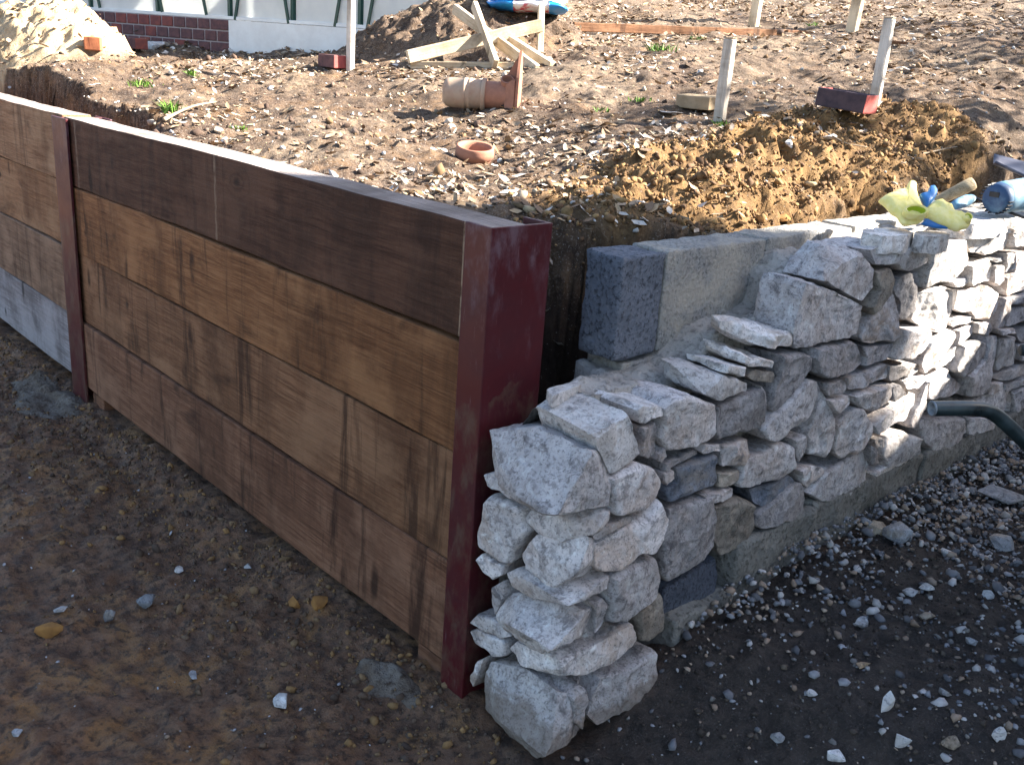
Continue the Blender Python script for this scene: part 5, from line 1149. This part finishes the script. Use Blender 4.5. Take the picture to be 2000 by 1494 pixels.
sack(1030, 27, .46, .34, .07, 'lower blue and white plastic sack lying on the bank', 0, .05); sack(1028, 27, .46, .32, .08, 'upper blue and white plastic sack lying on top of the other', .075, -.08)

# ------------------------------------------------------------------ grass tufts, twigs
MAT['grass'] = m_tint('fresh_grass', .6, .1, .3, 40)
def tuft(px_, py_, wpx, hpx, label, n=70):
    p, t = ground_hit(px_, py_); wd = wpx/FPX*t/2; hh = hpx/FPX*t; V = []; F = []; C = []; rs = np.random.default_rng(int(px_))
    for k in range(n):
        b = p+np.array([rs.normal(0, wd*.45), rs.normal(0, wd*.45), -.01]); d = np.array([rs.normal(0, .5), rs.normal(0, .5), 1]); d /= np.linalg.norm(d); h = hh*rs.uniform(.5, 1.2); s = np.cross(d, rs.normal(0, 1, 3)); s /= np.linalg.norm(s); wb_ = .0028*rs.uniform(.7, 1.5)
        m = b+d*h*.6; tp = b+d*h+np.array([d[0], d[1], -.15])*h*.35; o = len(V); V += [b-s*wb_, b+s*wb_, m+s*wb_*.8, m-s*wb_*.8, tp]; F += [(o, o+1, o+2, o+3), (o+3, o+2, o+4)]; c = np.array([.10, .20, .03])*rs.uniform(.6, 1.5); C += [c]*5
    T = thing('grass_tuft', tuple(p), label, 'grass tuft', 'small green grass tufts on the bank'); obj('blades', V, F, MAT['grass'], T, False, np.array(C))['kind'] = 'stuff'; return T
tuft(1410, 246, 40, 16, 'green grass tuft at the foot of the nearer stake'); tuft(335, 218, 40, 30, 'green grass tuft at the trench edge behind the left post'); tuft(275, 165, 55, 18, 'green grass tuft on the bank above the trench')
tuft(470, 252, 24, 14, 'tiny green tuft behind the dark top plank', 40); tuft(1290, 98, 60, 18, 'bright grass tuft high on the bank right of the timber heap'); tuft(1255, 195, 45, 12, 'low grass tuft on the bank left of the tan brick', 50)
tuft(1175, 214, 34, 12, 'low grass tuft on the bank right of the clay gully', 40); tuft(1360, 78, 30, 12, 'small grass tuft high on the bank below the edging board', 40); tuft(375, 150, 20, 20, 'small yellowish grass tuft on the bank in front of the greenhouse', 40); tuft(1590, 52, 24, 12, 'small tuft beyond the edging board between the two posts', 40)
MAT['twig'] = m_plain('dry_root', (.30, .23, .16), (.20, .15, .10), .9, 30)
def twig(pxs, r, label, lift=.012):
    P = [ground_hit(*q)[0]+up*lift for q in pxs]; V, F = tube_np(smooth_path(P, 18), np.linspace(r, r*.5, 18), 7); o = obj('dry_root', V, F, MAT['twig'], None); tag(o, label, 'root')
twig([(322, 254), (345, 237), (375, 222), (422, 214)], .008, 'pale curved root sticking out of the trench edge', .03)
twig([(1785, 312), (1850, 300), (1960, 280)], .003, 'thin dry stalk lying across the spoil heap at right'); twig([(1610, 268), (1650, 290), (1690, 300)], .003, 'thin dry stalk lying on top of the spoil heap')

# ================================================================== SCATTERED STUFF
def ico(sub):
    bm = bmesh.new(); bmesh.ops.create_icosphere(bm, subdivisions=sub, radius=1.0); V = np.array([v.co for v in bm.verts]); bm.verts.index_update(); F = np.array([[v.index for v in f.verts] for f in bm.faces]); bm.free(); return V, F
I1 = ico(1); I2 = ico(2)
def templates(base, n, rough, seed):
    out = []
    for k in range(n):
        V = base[0]*(1+rough*fbm(base[0]+k*7.1, 1.3, 3, seed+k))[:, None]
        r2 = np.random.default_rng(seed+k)
        for _ in range(7):                       # chip flat facets
            d = r2.normal(0, 1, 3); d /= np.linalg.norm(d); h = r2.uniform(.3, .72); e = V@d; V = V-np.outer(np.maximum(e-h, 0), d)
        out.append(V)
    return out
def rotm(n, rs, flat=False):
    a = rs.uniform(0, 2*np.pi, n); b = rs.normal(0, .35, n) if flat else rs.uniform(0, np.pi, n); c = rs.normal(0, .35, n) if flat else rs.uniform(0, 2*np.pi, n)
    def m(ax, t):
        c_, s_ = np.cos(t), np.sin(t); M = np.zeros((n, 3, 3)); i, j, k = {'z': (0, 1, 2), 'x': (1, 2, 0), 'y': (2, 0, 1)}[ax]
        M[:, i, i] = c_; M[:, i, j] = -s_; M[:, j, i] = s_; M[:, j, j] = c_; M[:, k, k] = 1; return M
    return m('z', a)@m('x', b)@m('y', c)
def scatter(name, P, size, asp, cols, mat, seed, base=I1, rough=.35, flat=True, smooth=False, sink=.3):
    rs = np.random.default_rng(seed); n = len(P); tp = templates(base, 10, rough, seed); nv = len(base[0]); pick = rs.integers(0, 10, n)
    S = size[:, None]*np.stack([rs.uniform(.8, 1.25, n), rs.uniform(.6, 1.0, n), rs.uniform(*asp, n)], -1)
    V = np.stack(tp)[pick]*S[:, None, :]; V = np.einsum('nij,nkj->nki', rotm(n, rs, flat), V); V = V+P[:, None, :]; V[:, :, 2] += (S[:, 2]*(1-sink*2)*.5)[:, None]
    F = (base[1][None]+(np.arange(n)*nv)[:, None, None]).reshape(-1, 3); C = np.repeat(cols, nv, 0)
    o = link(name, mesh_np(name, V.reshape(-1, 3), F, smooth, C), mat); o['kind'] = 'stuff'; return o
def pick_cols(n, pal, rs, var=.2):
    pal = np.array(pal); return np.clip(pal[rs.integers(0, len(pal), n)]*rs.uniform(1-var, 1+var, (n, 1)), 0, .9)
rs = np.random.default_rng(21)
GRAVEL = [(.30, .30, .32), (.22, .225, .24), (.40, .38, .36), (.16, .165, .18), (.33, .26, .20), (.27, .20, .15), (.44, .42, .41), (.12, .12, .13), (.15, .15, .16)]
# gravel banked against the footing and over the right of the yard
n = 46000; x = rs.uniform(.24, 1.6, n); y = rs.uniform(-.1, 3.3, n)
P3 = np.stack([x, y, 0*x], -1); dw = x-(X0+.03)
dens = 1.0*np.exp(-np.maximum(dw, 0)/.085)*sstep(.28, .6, y)+.95*sstep(.95, 1.7, y-.1*fbm(P3, 3, 2, 91))*sstep(1.5, .2, dw)+.10+.22*sstep(.75, 1.1, x+.35*y+.12*fbm(P3, 5, 2, 92))
ok = rs.random(n) < np.clip(dens*(.65+.6*fbm(P3, 7, 3, 93)), 0, 1); x, y = x[ok], y[ok]
z = low_z(x, y)+low_detail(x, y)+.05*np.exp(-np.maximum(x-(X0+.02), 0)/.06)*sstep(.3, .6, y); n = len(x)
sz = np.clip(np.exp(rs.normal(math.log(.0066), .5, n)), .003, .022)
scatter('gravel', np.stack([x, y, z], -1), sz, (.45, .85), pick_cols(n, GRAVEL, rs), MAT['tint_rock'], 31)
# grit and small stones trodden into the mud on the left
n = 900; x = rs.uniform(-3.2, .25, n); y = rs.uniform(-1.15, -.01, n); z = low_z(x, y)+low_detail(x, y)
sz = np.clip(np.exp(rs.normal(math.log(.0032), .5, n)), .0015, .010)
scatter('grit', np.stack([x, y, z], -1), sz, (.4, .8), pick_cols(n, [(.34, .32, .32), (.20, .15, .11), (.30, .19, .08), (.45, .43, .43), (.14, .10, .07)], rs), MAT['tint_rock'], 32)
# crumbs and clods of mud in front of the timber and at the foot of the pier
n = 5000; x = rs.uniform(-3.2, .55, n); y = -np.abs(rs.normal(0, .22, n))-.005; y = np.where(x > -.02, y-.02, y); z = low_z(x, y)+low_detail(x, y)
sz = np.clip(np.exp(rs.normal(math.log(.0045), .55, n)), .0015, .018)
scatter('mud_crumbs', np.stack([x, y, z], -1), sz, (.6, 1.1), pick_cols(n, [(.11, .073, .05), (.15, .10, .064), (.20, .125, .065), (.09, .062, .046), (.27, .155, .065)], rs), MAT['tint_soft'], 33, rough=.6)
n = 16000; x = rs.uniform(.28, 1.6, n); y = rs.uniform(-.7, 2.4, n); z = low_z(x, y)+low_detail(x, y); sz = np.clip(np.exp(rs.normal(math.log(.0034), .55, n)), .0014, .012)
scatter('yard_crumbs', np.stack([x, y, z], -1), sz, (.5, .9), pick_cols(n, [(.04, .032, .027), (.06, .048, .04), (.085, .068, .055), (.11, .09, .07), (.17, .16, .15), (.05, .04, .034)], rs), MAT['tint_soft'], 34, rough=.6)
# the bank: clods, pale stones, leaves
def on_bank(n, rs, rmin=1.6, rmax=10.0, pw=1.3):
    t = rs.uniform(R(-80), R(-12), n); r = rmin+(rmax-rmin)*rs.random(n)**pw; x = CAM[0]+r*np.sin(t); y = CAM[1]+r*np.cos(t); z = up_z(x, y); zt_ = tps(x, y)
    ok = (y > .17) & (x < -.06) & (z > zt_-.25); return x[ok], y[ok], z[ok], r[ok]
x, y, z, r = on_bank(26000, rs); n = len(x); sz = np.clip(np.exp(rs.normal(math.log(.0036), .75, n)), .0015, .024)*(1+.05*r)
sp_ = spoil(x, y) > .015
kk = sp_ | (rs.random(n) < np.clip(.5+1.6*fbm(np.stack([x, y, 0*x], -1), 1.9, 3, 97), .08, 1)); x, y, z, r, sz, sp_ = x[kk], y[kk], z[kk], r[kk], sz[kk], sp_[kk]; n = len(x)
cols = pick_cols(n, [(.10, .066, .050), (.15, .10, .074), (.21, .15, .115), (.19, .12, .065), (.07, .048, .036)], rs)
oc = pick_cols(n, [(.24, .138, .060), (.18, .105, .050), (.12, .070, .038), (.30, .185, .080)], rs); cols[sp_] = oc[sp_]; sz[sp_] *= 1.15
scatter('soil_clods', np.stack([x, y, z], -1), sz, (.5, .95), cols, MAT['tint_soft'], 35, rough=.7)
n0 = 14000; t = rs.random(n0); xs_ = -.06-.75*rs.random(n0); ys_ = .35+2.4*rs.random(n0); k = rs.random(n0) < np.clip(spoil(xs_, ys_)*12, 0, 1); xs_, ys_ = xs_[k], ys_[k]; n = len(xs_); zs_ = up_z(xs_, ys_)
scatter('spoil_clods', np.stack([xs_, ys_, zs_], -1), np.clip(np.exp(rs.normal(math.log(.0042), .6, n)), .0018, .017), (.6, 1.1), pick_cols(n, [(.24, .138, .060), (.18, .105, .050), (.12, .070, .038), (.30, .185, .080)], rs), MAT['tint_soft'], 36, base=I1, rough=1.5)
x, y, z, r = on_bank(5000, rs); n = len(x); sz = np.clip(np.exp(rs.normal(math.log(.0055), .55, n)), .002, .022)*(1+.04*r)
scatter('bank_stones', np.stack([x, y, z], -1), sz, (.5, .85), pick_cols(n, [(.50, .47, .43), (.42, .37, .31), (.58, .56, .54), (.34, .28, .21), (.45, .34, .20)], rs), MAT['tint_rock'], 37)
# fallen leaves: small curled quads
x, y, z, r = on_bank(42000, rs, 1.7, 11.5, 1.0); P3 = np.stack([x, y, 0*x], -1); k = rs.random(len(x)) < np.clip(.16+1.3*fbm(P3, 1.5, 3, 95)+.09*(r-3), .05, 1); x, y, z, r = x[k], y[k], z[k], r[k]; n = len(x)
L = np.clip(rs.normal(.0125, .0045, n), .005, .026)*(1+.07*r); tplV = np.array([(-1, 0, .1), (-.3, .45, .22), (-.3, -.45, .22), (.4, .42, .15), (.4, -.42, .15), (1.05, 0, .3), (0, 0, 0)]); tplF = np.array([(0, 6, 1), (0, 2, 6), (1, 6, 3), (2, 4, 6), (3, 6, 5), (4, 5, 6)])
V = tplV[None]*L[:, None, None]*np.stack([np.ones(n), rs.uniform(.6, 1.1, n), rs.uniform(-.2, 1.6, n)], -1)[:, None, :]; V = np.einsum('nij,nkj->nki', rotm(n, rs, True), V)+np.stack([x, y, z+.006], -1)[:, None, :]
F = (tplF[None]+(np.arange(n)*7)[:, None, None]).reshape(-1, 3); C = np.repeat(pick_cols(n, [(.44, .35, .27), (.34, .25, .17), (.64, .58, .51), (.22, .15, .10), (.38, .27, .165)], rs), 7, 0)
o = link('leaf_litter', mesh_np('leaf_litter', V.reshape(-1, 3), F, False, C), MAT['tint_soft']); o['kind'] = 'stuff'
